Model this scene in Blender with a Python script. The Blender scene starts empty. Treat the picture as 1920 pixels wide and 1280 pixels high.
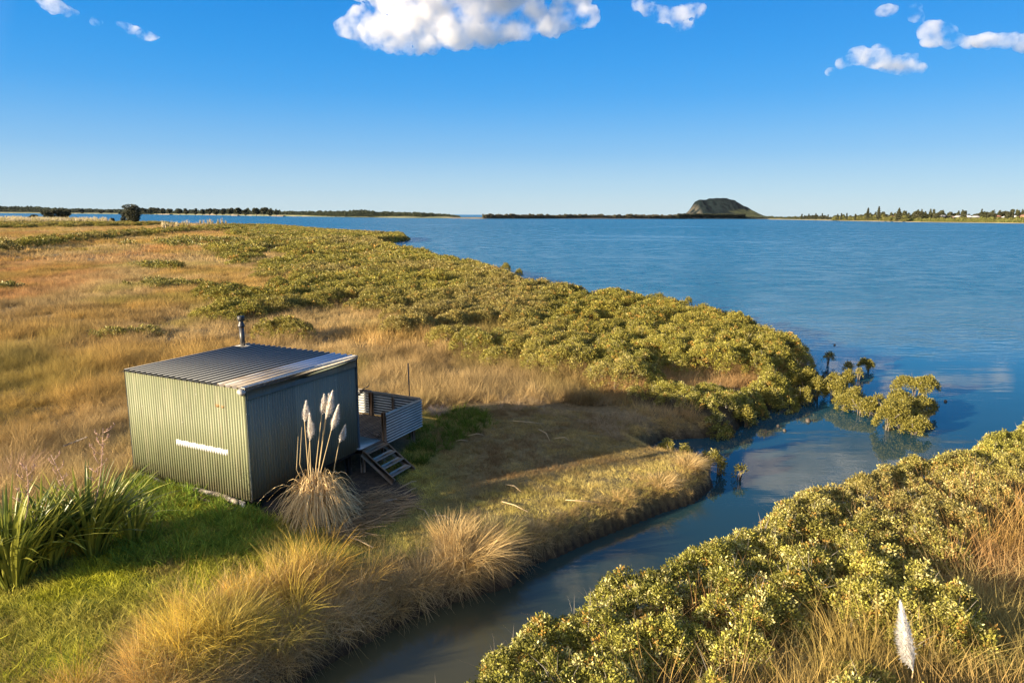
import bpy, math, random
import numpy as np
from mathutils import Vector, Matrix

R = math.radians
sc = bpy.context.scene
COL = sc.collection
rng = np.random.default_rng(7)
random.seed(7)

# ------------------------------------------------------------------ camera
HC = 7.55
PITCH, ROLL = R(10.49), R(0.358)
F0 = np.array([0.0, math.cos(PITCH), -math.sin(PITCH)])
X0 = np.array([1.0, 0, 0]); U0 = np.array([0.0, math.sin(PITCH), math.cos(PITCH)])
CR = math.cos(ROLL) * X0 + math.sin(ROLL) * U0
CU = -math.sin(ROLL) * X0 + math.cos(ROLL) * U0
cam_d = bpy.data.cameras.new('camera'); cam = bpy.data.objects.new('camera', cam_d); COL.objects.link(cam)
cam_d.sensor_width = 36; cam_d.lens = 24; cam_d.clip_start = 0.1; cam_d.clip_end = 90000
cam.matrix_world = Matrix(((CR[0], CU[0], -F0[0], 0), (CR[1], CU[1], -F0[1], 0), (CR[2], CU[2], -F0[2], HC), (0, 0, 0, 1)))
sc.camera = cam

# ------------------------------------------------------------------ light
SUN_EL = R(12.5)
SUN_TO = np.array([-0.876, -0.480]) / math.hypot(0.876, 0.480)      # horizontal direction towards the sun
w = bpy.data.worlds.new('World'); sc.world = w; w.use_nodes = True
nt = w.node_tree; nt.nodes.clear()
out = nt.nodes.new('ShaderNodeOutputWorld'); bg = nt.nodes.new('ShaderNodeBackground')
sky = nt.nodes.new('ShaderNodeTexSky'); sky.sky_type = 'NISHITA'; sky.sun_disc = False
sky.sun_elevation = SUN_EL; sky.sun_rotation = math.atan2(SUN_TO[0], SUN_TO[1]) % (2 * math.pi)
sky.altitude = 0; sky.air_density = 1.0; sky.dust_density = 0.3; sky.ozone_density = 3.0
tcw = nt.nodes.new('ShaderNodeTexCoord'); sxw = nt.nodes.new('ShaderNodeSeparateXYZ'); nt.links.new(tcw.outputs['Generated'], sxw.inputs[0])
rw = nt.nodes.new('ShaderNodeValToRGB'); nt.links.new(sxw.outputs[2], rw.inputs[0])
_st = [(0.0, (.56, .70, .78)), (.035, (.43, .64, .80)), (.085, (.22, .50, .83)), (.16, (.03, .36, .86)), (.27, (.0, .255, .79)), (.45, (.01, .20, .66)), (.7, (.10, .24, .58)), (1.0, (.15, .26, .52))]
rw.color_ramp.interpolation = 'B_SPLINE'; _el = rw.color_ramp.elements
while len(_el) < len(_st): _el.new(.5)
for _e, (_p, _c) in zip(_el, _st): _e.position = _p; _e.color = (*_c, 1)
# the clear air of the photograph: deep blue above, lightened at the unseen zenith for fill light, pale at the horizon, over the physical sky's own brightness pattern
mw = nt.nodes.new('ShaderNodeMix'); mw.data_type = 'RGBA'; mw.inputs[0].default_value = 0.95
sw = nt.nodes.new('ShaderNodeVectorMath'); sw.operation = 'SCALE'; sw.inputs['Scale'].default_value = 1 / (0.12 * 3.2)
nt.links.new(rw.outputs[0], sw.inputs[0]); nt.links.new(sky.outputs[0], mw.inputs[6]); nt.links.new(sw.outputs[0], mw.inputs[7])
# the sky round the low sun is brighter and whiter, a glow added for fill light
dp = nt.nodes.new('ShaderNodeVectorMath'); dp.operation = 'DOT_PRODUCT'; nt.links.new(tcw.outputs['Generated'], dp.inputs[0]); dp.inputs[1].default_value = (SUN_TO[0] * .96, SUN_TO[1] * .96, .28)
mg = nt.nodes.new('ShaderNodeMapRange'); mg.inputs[1].default_value = .15; mg.inputs[2].default_value = 1.0; mg.inputs[3].default_value = 0; mg.inputs[4].default_value = 1; nt.links.new(dp.outputs['Value'], mg.inputs[0])
ad = nt.nodes.new('ShaderNodeMix'); ad.data_type = 'RGBA'; nt.links.new(mg.outputs[0], ad.inputs[0]); nt.links.new(mw.outputs[2], ad.inputs[6]); ad.inputs[7].default_value = (3.2, 3.1, 3.0, 1)
nt.links.new(ad.outputs[2], bg.inputs['Color'])
bg.inputs['Strength'].default_value = 0.12
nt.links.new(bg.outputs[0], out.inputs['Surface'])
sd = bpy.data.lights.new('sun', 'SUN'); sd.energy = 5.0; sd.angle = R(0.55); sd.color = (1.0, 0.82, 0.58)
sun = bpy.data.objects.new('sun', sd); COL.objects.link(sun)
sv = Vector((SUN_TO[0] * math.cos(SUN_EL), SUN_TO[1] * math.cos(SUN_EL), math.sin(SUN_EL)))
sun.rotation_euler = sv.to_track_quat('Z', 'Y').to_euler(); sun.location = (-20, -12, 20)
sc.view_settings.view_transform = 'Standard'; sc.view_settings.look = 'None'
sc.view_settings.exposure = 1.68; sc.view_settings.gamma = 1.0
sc.cycles.max_bounces = 8; sc.cycles.diffuse_bounces = 3; sc.cycles.glossy_bounces = 3
sc.cycles.transmission_bounces = 4; sc.cycles.transparent_max_bounces = 8; sc.cycles.volume_bounces = 6; sc.cycles.volume_step_rate = .5; sc.cycles.volume_max_steps = 256

# ------------------------------------------------------------------ helpers
def ray(px, py):
    d = F0 + (px - 960) / 1280 * CR - (py - 640) / 1280 * CU
    return d
def at(px, py, z=0.5):
    d = ray(px, py); t = (z - HC) / d[2]
    return np.array([d[0] * t, d[1] * t])
def atd(px, py, Y):
    d = ray(px, py); t = Y / d[1]
    return np.array([d[0] * t, Y, HC + d[2] * t])
def poly(pts, z=0.5):
    return np.array([at(p[0], p[1], z if len(p) < 3 else p[2]) for p in pts])
def inside(P, poly_):
    x, y = P[:, 0], P[:, 1]; c = np.zeros(len(P), bool); n = len(poly_)
    for i in range(n):
        x1, y1 = poly_[i]; x2, y2 = poly_[(i + 1) % n]
        m = ((y1 > y) != (y2 > y))
        with np.errstate(divide='ignore', invalid='ignore'):
            xi = (x2 - x1) * (y - y1) / (y2 - y1 + 1e-12) + x1
        c ^= m & (x < xi)
    return c
def pdist(P, poly_, closed=True):
    d = np.full(len(P), 1e18); n = len(poly_)
    for i in range(n if closed else n - 1):
        a = poly_[i]; b = poly_[(i + 1) % n]; ab = b - a; L = ab @ ab + 1e-12
        t = np.clip(((P[:, :2] - a) @ ab) / L, 0, 1)
        q = P[:, :2] - (a + t[:, None] * ab)
        d = np.minimum(d, (q ** 2).sum(1))
    return np.sqrt(d)
def sdist(P, poly_):
    d = pdist(P, poly_); return np.where(inside(P, poly_), d, -d)

_perm = np.random.default_rng(3).random((256, 256))
def vnoise(x, y):
    xi = np.floor(x).astype(int); yi = np.floor(y).astype(int); fx = x - xi; fy = y - yi
    fx = fx * fx * (3 - 2 * fx); fy = fy * fy * (3 - 2 * fy)
    g = lambda a, b: _perm[a % 256, b % 256]
    return (g(xi, yi) * (1 - fx) + g(xi + 1, yi) * fx) * (1 - fy) + (g(xi, yi + 1) * (1 - fx) + g(xi + 1, yi + 1) * fx) * fy
def fbm(x, y, o=4):
    s = 0; a = 0.5; n = 0
    for i in range(o):
        s = s + a * vnoise(x * 2 ** i + 17.3 * i, y * 2 ** i + 5.1 * i); n += a; a *= 0.5
    return s / n

def mesh_np(name, V, faces_list, mat=None, parent=None, smooth=False, link=True, attrs=None):
    """faces_list: list of int arrays (n,k)"""
    me = bpy.data.meshes.new(name)
    V = np.asarray(V, np.float32)
    me.vertices.add(len(V)); me.vertices.foreach_set('co', V.ravel())
    faces_list = [np.asarray(f, np.int32) for f in faces_list if len(f)]
    loops = np.concatenate([f.ravel() for f in faces_list]) if faces_list else np.zeros(0, np.int32)
    tot = np.concatenate([np.full(len(f), f.shape[1], np.int32) for f in faces_list]) if faces_list else np.zeros(0, np.int32)
    st = np.concatenate([[0], np.cumsum(tot)[:-1]]).astype(np.int32) if len(tot) else tot
    me.loops.add(len(loops)); me.loops.foreach_set('vertex_index', loops)
    me.polygons.add(len(tot)); me.polygons.foreach_set('loop_start', st); me.polygons.foreach_set('loop_total', tot)
    if smooth: me.polygons.foreach_set('use_smooth', np.ones(len(tot), bool))
    me.update(calc_edges=True)
    if attrs:
        for k, v in attrs.items():
            v = np.asarray(v, np.float32)
            if v.ndim == 1:
                a = me.attributes.new(k, 'FLOAT', 'POINT'); a.data.foreach_set('value', v)
            elif v.shape[1] == 3:
                a = me.attributes.new(k, 'FLOAT_VECTOR', 'POINT'); a.data.foreach_set('vector', v.ravel())
    if mat: me.materials.append(mat)
    o = bpy.data.objects.new(name, me)
    if link: COL.objects.link(o)
    if parent is not None: o.parent = parent
    return o
def tag(o, label=None, cat=None, group=None, kind=None):
    if label: o['label'] = label
    if cat: o['category'] = cat
    if group: o['group'] = group
    if kind: o['kind'] = kind
    return o
def thing(name, loc, label, cat, group=None, rz=0.0):
    o = bpy.data.objects.new(name, None); COL.objects.link(o); o.empty_display_size = 0.2
    o.location = loc; o.rotation_euler = (0, 0, rz)
    return tag(o, label, cat, group)

class MB:
    """collects simple shaped pieces into one mesh"""
    def __init__(s): s.V = []; s.F = {}; s.n = 0
    def add(s, V, F):
        V = np.asarray(V, float); s.V.append(V)
        for f in F:
            s.F.setdefault(len(f), []).append([i + s.n for i in f])
        s.n += len(V); return s
    def box(s, c, sz, M=None, jit=0.0, bev=0.006):
        hx, hy, hz = [v / 2 for v in sz]
        b = min(bev, hx * .45, hy * .45, hz * .45)
        V = []
        # chamfered box: 24 verts
        for sx in (-1, 1):
            for sy in (-1, 1):
                for sz_ in (-1, 1):
                    V.append((sx * hx, sy * (hy - b), sz_ * (hz - b)))
                    V.append((sx * (hx - b), sy * hy, sz_ * (hz - b)))
                    V.append((sx * (hx - b), sy * (hy - b), sz_ * hz))
        V = np.array(V)
        idx = lambda a, b_, c_: ((a > 0) * 4 + (b_ > 0) * 2 + (c_ > 0)) * 3
        F = []
        def q(l, flip):
            F.append(l if not flip else l[::-1])
        for sg in (-1, 1):
            q([idx(sg, -1, -1), idx(sg, 1, -1), idx(sg, 1, 1), idx(sg, -1, 1)], sg < 0)
            q([idx(-1, sg, -1) + 1, idx(1, sg, -1) + 1, idx(1, sg, 1) + 1, idx(-1, sg, 1) + 1], sg > 0)
            q([idx(-1, -1, sg) + 2, idx(1, -1, sg) + 2, idx(1, 1, sg) + 2, idx(-1, 1, sg) + 2], sg < 0)
        for a in (-1, 1):
            for b_ in (-1, 1):
                q([idx(a, b_, -1), idx(a, b_, 1), idx(a, b_, 1) + 1, idx(a, b_, -1) + 1], a * b_ < 0)
                q([idx(a, -1, b_), idx(a, 1, b_), idx(a, 1, b_) + 2, idx(a, -1, b_) + 2], a * b_ > 0)
                q([idx(-1, a, b_) + 1, idx(1, a, b_) + 1, idx(1, a, b_) + 2, idx(-1, a, b_) + 2], a * b_ < 0)
                for c_ in (-1, 1):
                    i = idx(a, b_, c_); q([i, i + 1, i + 2], a * b_ * c_ < 0)
        if jit: V = V + rng.normal(0, jit, V.shape)
        if M is not None: V = V @ np.array(M).T
        return s.add(V + np.array(c), F)
    def bar(s, a, b, wd, ht, up=(0, 0, 1)):
        a = np.array(a, float); b = np.array(b, float); d = b - a; L = np.linalg.norm(d); d /= L
        u = np.array(up, float); x = np.cross(d, u); x /= np.linalg.norm(x); u = np.cross(x, d)
        return s.box((a + b) / 2, (wd, L, ht), np.array([x, d, u]).T)
    def tube(s, pts, rad, n=8, cap=True):
        pts = np.asarray(pts, float); m = len(pts); rad = np.broadcast_to(np.asarray(rad, float), (m,))
        V = []; prev = None
        for i in range(m):
            t = pts[min(i + 1, m - 1)] - pts[max(i - 1, 0)]; t /= (np.linalg.norm(t) + 1e-9)
            if prev is None:
                a = np.array([1.0, 0, 0]) if abs(t[0]) < .9 else np.array([0, 1.0, 0])
            else: a = prev
            x = a - t * (a @ t); x /= np.linalg.norm(x); y = np.cross(t, x); prev = x
            for k in range(n):
                an = 2 * math.pi * k / n
                V.append(pts[i] + rad[i] * (math.cos(an) * x + math.sin(an) * y))
        F = []
        for i in range(m - 1):
            for k in range(n):
                F.append([i * n + k, i * n + (k + 1) % n, (i + 1) * n + (k + 1) % n, (i + 1) * n + k])
        if cap:
            F.append([k for k in range(n)][::-1]); F.append([(m - 1) * n + k for k in range(n)])
        return s.add(V, F)
    def build(s, name, mat, parent=None, smooth=False, **kw):
        o = mesh_np(name, np.concatenate(s.V), [np.array(f) for f in s.F.values()], mat, parent, smooth)
        return o

# ------------------------------------------------------------------ materials
def new_mat(name):
    m = bpy.data.materials.new(name); m.use_nodes = True; m.node_tree.nodes.clear(); return m, m.node_tree
def N(nt, t, **kw):
    n = nt.nodes.new(t)
    for k, v in kw.items():
        if k in n.inputs: n.inputs[k].default_value = v
        else: setattr(n, k, v)
    return n
def ramp(nt, fac, stops):
    r = nt.nodes.new('ShaderNodeValToRGB'); el = r.color_ramp.elements
    while len(el) < len(stops): el.new(0.5)
    for e, (p, c) in zip(el, stops):
        e.position = p; e.color = (*c, 1) if len(c) == 3 else c
    nt.links.new(fac, r.inputs[0]); return r.outputs[0]
def noise(nt, scale, detail=4, rough=.55, vec=None, dim='3D'):
    n = N(nt, 'ShaderNodeTexNoise', Scale=scale, Detail=detail, Roughness=rough)
    if vec is not None: nt.links.new(vec, n.inputs['Vector'])
    return n
def mixc(nt, fac, a, b, mode='MIX'):
    m = nt.nodes.new('ShaderNodeMix'); m.data_type = 'RGBA'; m.blend_type = mode
    for s, v in ((0, fac), (6, a), (7, b)):
        if isinstance(v, (int, float)): m.inputs[s].default_value = v
        elif isinstance(v, tuple): m.inputs[s].default_value = (*v, 1)
        else: nt.links.new(v, m.inputs[s])
    return m.outputs[2]
def math_(nt, op, a, b=0.0):
    m = nt.nodes.new('ShaderNodeMath'); m.operation = op
    for s, v in ((0, a), (1, b)):
        if isinstance(v, (int, float)): m.inputs[s].default_value = v
        else: nt.links.new(v, m.inputs[s])
    return m.outputs[0]
def mapr(nt, v, a, b, c=0., d=1.):
    m = nt.nodes.new('ShaderNodeMapRange'); m.inputs[1].default_value = a; m.inputs[2].default_value = b
    m.inputs[3].default_value = c; m.inputs[4].default_value = d; nt.links.new(v, m.inputs[0]); return m.outputs[0]

def leafy(name, transl=0.35, gloss=0.0, var=0.5, rough=0.4, tipmix=0.0, tipcol=(.5, .4, .25)):
    """plant material: colour comes per instance ('tint'), with a variation per blade"""
    m, nt = new_mat(name); L = nt.links
    a = N(nt, 'ShaderNodeAttribute'); a.attribute_type = 'INSTANCER'; a.attribute_name = 'tint'
    g = N(nt, 'ShaderNodeNewGeometry')
    f = mapr(nt, g.outputs['Random Per Island'], 0, 1, 1 - var, 1 + var)
    vm = nt.nodes.new('ShaderNodeVectorMath'); vm.operation = 'SCALE'
    L.new(a.outputs['Vector'], vm.inputs[0]); L.new(f, vm.inputs['Scale'])
    col = vm.outputs[0]
    if tipmix:
        t = N(nt, 'ShaderNodeAttribute'); t.attribute_name = 't'
        col = mixc(nt, math_(nt, 'MULTIPLY', math_(nt, 'POWER', t.outputs['Fac'], 1.5), tipmix), col, tipcol)
    d = N(nt, 'ShaderNodeBsdfDiffuse'); tr = N(nt, 'ShaderNodeBsdfTranslucent'); L.new(col, d.inputs[0]); L.new(col, tr.inputs[0])
    mx = N(nt, 'ShaderNodeMixShader'); mx.inputs[0].default_value = transl
    L.new(d.outputs[0], mx.inputs[1]); L.new(tr.outputs[0], mx.inputs[2]); last = mx.outputs[0]
    if gloss:
        gl = N(nt, 'ShaderNodeBsdfGlossy'); gl.inputs['Roughness'].default_value = rough; gl.inputs[0].default_value = (.9, .9, .8, 1)
        m2 = N(nt, 'ShaderNodeMixShader'); m2.inputs[0].default_value = gloss
        L.new(last, m2.inputs[1]); L.new(gl.outputs[0], m2.inputs[2]); last = m2.outputs[0]
    o = N(nt, 'ShaderNodeOutputMaterial'); L.new(last, o.inputs['Surface']); return m

def simple(name, c1, c2=None, scale=8, rough=.7, metal=0., bump=0., stretch=None, detail=5, spec=.4, transl=0., c3=None, island=0.):
    m, nt = new_mat(name); L = nt.links
    p = N(nt, 'ShaderNodeBsdfPrincipled'); p.inputs['Roughness'].default_value = rough; p.inputs['Metallic'].default_value = metal
    p.inputs['Specular IOR Level'].default_value = spec
    tc = N(nt, 'ShaderNodeTexCoord'); vec = tc.outputs['Object']
    if stretch:
        mp = N(nt, 'ShaderNodeMapping'); mp.inputs['Scale'].default_value = stretch; L.new(vec, mp.inputs[0]); vec = mp.outputs[0]
    n = noise(nt, scale, detail, .6, vec)
    c2 = c2 or tuple(v * .7 for v in c1)
    st = [(.35, c1), (.65, c2)]
    if c3: st = [(.3, c1), (.5, c2), (.72, c3)]
    col = ramp(nt, n.outputs[0], st)
    if island:
        g = N(nt, 'ShaderNodeNewGeometry')
        vm = nt.nodes.new('ShaderNodeVectorMath'); vm.operation = 'SCALE'
        L.new(col, vm.inputs[0]); L.new(mapr(nt, g.outputs['Random Per Island'], 0, 1, 1 - island, 1 + island), vm.inputs['Scale']); col = vm.outputs[0]
    L.new(col, p.inputs['Base Color'])
    if bump:
        b = N(nt, 'ShaderNodeBump'); b.inputs['Strength'].default_value = bump; b.inputs['Distance'].default_value = .02
        L.new(n.outputs[0], b.inputs['Height']); L.new(b.outputs[0], p.inputs['Normal'])
    last = p.outputs[0]
    if transl:
        tr = N(nt, 'ShaderNodeBsdfTranslucent'); L.new(col, tr.inputs[0]); mx = N(nt, 'ShaderNodeMixShader'); mx.inputs[0].default_value = transl
        L.new(last, mx.inputs[1]); L.new(tr.outputs[0], mx.inputs[2]); last = mx.outputs[0]
    o = N(nt, 'ShaderNodeOutputMaterial'); L.new(last, o.inputs['Surface']); return m

# ------------------------------------------------------------------ regions (traced on the photograph, laid on the ground)
ZT = 1.55   # canopy top over the water's edge where bushes hide the waterline
shore_px = [(560, 1280, 0), (640, 1228, 0), (720, 1186, 0), (800, 1146, 0), (890, 1116, 0), (960, 1098, 0), (985, 1062, 0), (1050, 1040, 0),
            (1110, 1012, 0), (1180, 985, 0), (1240, 960, 0), (1300, 942, 0), (1335, 912, 0), (1328, 884, 0), (1280, 874, 0), (1232, 866, 0),
            (1198, 847, 0), (1240, 824, 0), (1320, 820, 0), (1375, 812, 0), (1388, 797, 0), (1422, 780, 0), (1447, 765, 0), (1455, 735, 0),
            (1478, 728, 0), (1530, 715, 0), (1556, 690, 0), (1545, 655, ZT), (1500, 628, ZT), (1400, 590, ZT), (1290, 569, ZT), (1180, 545, ZT), (1060, 531, ZT),
            (985, 523, ZT), (950, 506, ZT), (900, 491, ZT), (840, 481, ZT), (800, 469, ZT), (745, 459, ZT), (700, 449, ZT), (705, 446, ZT), (762, 442, ZT),
            (755, 437, ZT), (680, 434, ZT), (600, 429, ZT), (540, 423, ZT), (430, 420, 1.0), (330, 418, 1.0), (240, 414, 1.0), (120, 412, 1.0), (0, 409, 1.0)]
MAIN = np.vstack([np.array([[-13, 2.5], [-7.0, 6.3]]), poly(shore_px), np.array([[-1200, 900], [-1200, -200], [-60, -60]])])
rb_px = [(p[0], p[1], .95) for p in [(1925, 800), (1780, 858), (1640, 888), (1560, 912), (1425, 962), (1405, 998), (1330, 1022), (1240, 1062), (1110, 1106),
         (985, 1172), (790, 1300)]]
RIGHT = np.vstack([poly(rb_px), np.array([[-6, 3.2], [-14, -2], [-14, -40], [60, -40], [60, 60], [26, 31]])])

THICK = poly([(1478, 735), (1450, 712), (1385, 700), (1330, 692), (1250, 700), (1190, 732), (1130, 718), (1050, 694), (960, 674), (900, 667), (855, 655),
              (790, 628), (690, 622), (640, 604), (560, 612), (490, 596), (470, 583), (510, 560), (440, 545), (392, 522), (378, 506), (440, 500), (520, 500),
              (530, 486), (470, 474), (478, 463), (540, 455), (560, 447), (520, 440), (450, 431), (520, 424), (545, 421), (600, 427), (680, 431), (757, 434), (764, 442),
              (705, 446), (700, 449), (745, 460), (800, 471), (840, 484), (900, 497), (950, 514), (985, 533), (1060, 545), (1180, 562), (1290, 590), (1400, 614),
              (1500, 658), (1560, 700), (1560, 745), (1500, 760)], 0.95)
GAPS = [poly(p, .4) for p in ([(600, 592), (628, 574), (690, 570), (700, 580), (660, 590)], [(480, 533), (560, 528), (600, 536), (520, 545)], [(610, 622), (700, 605), (760, 618), (720, 630)])]
STRIP = poly([(1168, 768), (1180, 748), (1230, 742), (1330, 752), (1420, 738), (1450, 742), (1452, 768), (1420, 792), (1385, 812), (1340, 808), (1290, 790), (1220, 786)], 0.3)
LAWN = poly([(-200, 1400), (-200, 1150), (60, 1100), (150, 1060), (235, 1000), (258, 905), (300, 905), (480, 955), (640, 960), (680, 900), (740, 850), (790, 820),
             (800, 775), (950, 762), (1110, 775), (1200, 800), (1350, 815), (1310, 842), (1200, 852), (1190, 872), (1290, 900), (1250, 930), (1120, 965), (1000, 1000),
             (900, 1000), (800, 1035), (690, 1062), (560, 1078), (430, 1118), (300, 1180), (180, 1260), (90, 1400)], .6)
DIRT = poly([(455, 945), (640, 905), (675, 850), (780, 900), (800, 925), (740, 960), (700, 985), (640, 1000), (560, 1005), (480, 985)], .6)

SH_C = np.array([-5.86, 14.53]); E1 = np.array([.9026, -.4305]); E2 = np.array([.4305, .9026]); ZB = 1.15
def shp(a, b): return SH_C + a * E1 + b * E2
SHED = np.array([shp(-3.95, 0), shp(0, 0), shp(0, 3.8), shp(-3.95, 3.8)])
DECKP = np.array([shp(-3.2, 3.8), shp(.25, 3.6), shp(.25, 6.65), shp(-3.2, 6.65)])

def zt(P):
    P = np.atleast_2d(np.asarray(P, float))[:, :2]
    s = np.maximum(sdist(P, MAIN), sdist(P, RIGHT))
    und = (fbm(P[:, 0] / 3.1, P[:, 1] / 3.1, 3) - .5) * .16
    land = .6 * (1 - np.exp(-np.maximum(s, 0) / .20)) + und * np.clip(s, 0, 1)
    land += .35 * np.clip((sdist(P, RIGHT) - 1.5) / 3, 0, 1)
    land += .5 * np.exp(-(((P - np.array([-9, 14.5])) ** 2).sum(1)) / 16) * np.clip(s, 0, 1)
    land -= .26 * np.exp(-(((P - np.array([-2.9, 16.7])) ** 2).sum(1)) / 5.0) * np.clip(s, 0, 1)
    return np.where(s > 0, land, np.maximum(-1.6, s * .7))
def gz(p): return float(zt([p])[0])
def gp(px, py, z=.5):
    for _ in range(4):
        p = at(px, py, z); z = gz(p)
    return p[0], p[1], z

# ------------------------------------------------------------------ ground sheet
def build_ground():
    nr, na = 560, 460
    r = np.exp(np.linspace(math.log(6.5), math.log(1500), nr)); a = np.radians(np.linspace(-62, 62, na))
    RR, AA = np.meshgrid(r, a, indexing='ij'); X = RR * np.sin(AA); Y = RR * np.cos(AA) - 5.0
    P = np.stack([X.ravel(), Y.ravel()], 1); Z = zt(P)
    near = P[:, 1] < 60
    Z = Z + np.where(near & (Z > .05), (fbm(P[:, 0] * 2.2, P[:, 1] * 2.2, 3) - .5) * .08, 0)
    V = np.column_stack([P, Z])
    i = np.arange((nr - 1) * (na - 1)); rr = i // (na - 1); cc = i % (na - 1); b = rr * na + cc
    F = np.stack([b, b + 1, b + na + 1, b + na], 1)[:, ::-1]
    # ground cover albedo by place
    col = np.tile([.16, .115, .055], (len(P), 1)); nz = fbm(P[:, 0] / 6, P[:, 1] / 6, 4)[:, None]
    col = col * (0.7 + .6 * nz)
    m = sdist(P, LAWN); k = np.clip(m / .5 + .5, 0, 1)[:, None]
    g2 = np.clip((P[:, 0:1] + 5) / 4, 0, 1)
    lc = np.array([.19, .22, .04]) * (1 - g2) + np.array([.15, .115, .05]) * g2
    col = col * (1 - k) + lc * (.7 + .6 * nz) * k
    m = sdist(P, DIRT); k = np.clip(m / .4 + .5, 0, 1)[:, None]; col = col * (1 - k) + np.array([.085, .062, .042]) * k
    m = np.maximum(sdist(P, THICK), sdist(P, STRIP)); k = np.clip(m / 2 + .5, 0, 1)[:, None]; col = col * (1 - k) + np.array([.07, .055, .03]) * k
    k = np.clip((.32 - Z) / .2, 0, 1)[:, None]; col = col * (1 - k) + np.array([.035, .028, .02]) * k
    m_, nt = new_mat('ground'); L = nt.links
    at_ = N(nt, 'ShaderNodeAttribute'); at_.attribute_name = 'cover'
    tc = N(nt, 'ShaderNodeTexCoord'); n1 = noise(nt, 9, 6, .7, tc.outputs['Object']); n2 = noise(nt, .5, 4, .6, tc.outputs['Object'])
    f = math_(nt, 'MULTIPLY', mapr(nt, n1.outputs[0], .3, .7, .55, 1.5), mapr(nt, n2.outputs[0], .3, .7, .8, 1.2))
    vm = nt.nodes.new('ShaderNodeVectorMath'); vm.operation = 'SCALE'; L.new(at_.outputs['Vector'], vm.inputs[0]); L.new(f, vm.inputs['Scale'])
    p = N(nt, 'ShaderNodeBsdfPrincipled', Roughness=.95); p.inputs['Specular IOR Level'].default_value = .15; L.new(vm.outputs[0], p.inputs['Base Color'])
    b_ = N(nt, 'ShaderNodeBump'); b_.inputs['Strength'].default_value = .6; b_.inputs['Distance'].default_value = .05
    L.new(n1.outputs[0], b_.inputs['Height']); L.new(b_.outputs[0], p.inputs['Normal'])
    o = N(nt, 'ShaderNodeOutputMaterial'); L.new(p.outputs[0], o.inputs['Surface'])
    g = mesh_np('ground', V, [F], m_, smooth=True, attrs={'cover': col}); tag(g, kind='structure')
build_ground()

# ------------------------------------------------------------------ water
def build_water():
    m, nt = new_mat('water'); L = nt.links
    geo = N(nt, 'ShaderNodeNewGeometry'); pos = geo.outputs['Position']
    sx = N(nt, 'ShaderNodeSeparateXYZ'); L.new(pos, sx.inputs[0])
    # ripples where the wind reaches: further out in the harbour, with calm streaks
    mp = N(nt, 'ShaderNodeMapping'); mp.inputs['Scale'].default_value = (.011, .030, 1); mp.inputs['Rotation'].default_value = (0, 0, R(-8)); L.new(pos, mp.inputs[0])
    big = noise(nt, 1.0, 4, .55, mp.outputs[0])
    # distance along the direction that leaves the creek mouth
    d = math_(nt, 'ADD', math_(nt, 'MULTIPLY', sx.outputs[0], .25), sx.outputs[1])
    wv = noise(nt, .06, 3, .6, pos)
    d = math_(nt, 'ADD', d, math_(nt, 'MULTIPLY', math_(nt, 'SUBTRACT', wv.outputs[0], .5), 26))
    wind = mapr(nt, d, 42, 78)
    streak = mapr(nt, big.outputs[0], .34, .44, .62, 1.0)
    mpf = N(nt, 'ShaderNodeMapping'); mpf.inputs['Scale'].default_value = (.22, .34, 1); L.new(pos, mpf.inputs[0]); fl_ = noise(nt, 1.0, 3, .6, mpf.outputs[0])
    amp = math_(nt, 'MULTIPLY', math_(nt, 'MULTIPLY', wind, streak), mapr(nt, fl_.outputs[0], .35, .62, .45, 1.15))
    mp2 = N(nt, 'ShaderNodeMapping'); mp2.inputs['Scale'].default_value = (.8, 1.9, 1); mp2.inputs['Rotation'].default_value = (0, 0, R(-22)); L.new(pos, mp2.inputs[0])
    r1 = noise(nt, 1.0, 3, .55, mp2.outputs[0])
    mp3 = N(nt, 'ShaderNodeMapping'); mp3.inputs['Scale'].default_value = (.25, .9, 1); mp3.inputs['Rotation'].default_value = (0, 0, R(-12)); L.new(pos, mp3.inputs[0])
    r2 = noise(nt, 1.0, 3, .5, mp3.outputs[0])
    b1 = N(nt, 'ShaderNodeBump'); b1.inputs['Distance'].default_value = .60; L.new(amp, b1.inputs['Strength']); L.new(r1.outputs[0], b1.inputs['Height'])
    b2 = N(nt, 'ShaderNodeBump'); b2.inputs['Distance'].default_value = .22; L.new(math_(nt, 'ADD', math_(nt, 'MULTIPLY', amp, .8), .045), b2.inputs['Strength'])
    L.new(r2.outputs[0], b2.inputs['Height']); L.new(b1.outputs[0], b2.inputs['Normal'])
    p = N(nt, 'ShaderNodeBsdfPrincipled'); p.inputs['IOR'].default_value = 1.33
    L.new(math_(nt, 'ADD', math_(nt, 'MULTIPLY', amp, mapr(nt, d, 50, 420, .19, .31)), .045), p.inputs['Roughness'])
    wc = noise(nt, .25, 3, .5, pos); murk = mixc(nt, mapr(nt, math_(nt, 'ADD', d, math_(nt, 'MULTIPLY', math_(nt, 'SUBTRACT', wc.outputs[0], .5), 9)), 9, 16), (.058, .056, .030), (.018, .038, .036))
    L.new(mixc(nt, mapr(nt, d, 14, 60), murk, (.006, .11, .20)), p.inputs['Base Color'])
    L.new(b2.outputs[0], p.inputs['Normal'])
    o = N(nt, 'ShaderNodeOutputMaterial'); L.new(p.outputs[0], o.inputs['Surface'])
    V = [(-60000, -300, 0), (60000, -300, 0), (60000, 60000, 0), (-60000, 60000, 0)]
    wtr = mesh_np('water', V, [np.array([[0, 1, 2, 3]])], m); tag(wtr, kind='structure')
build_water()

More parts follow.
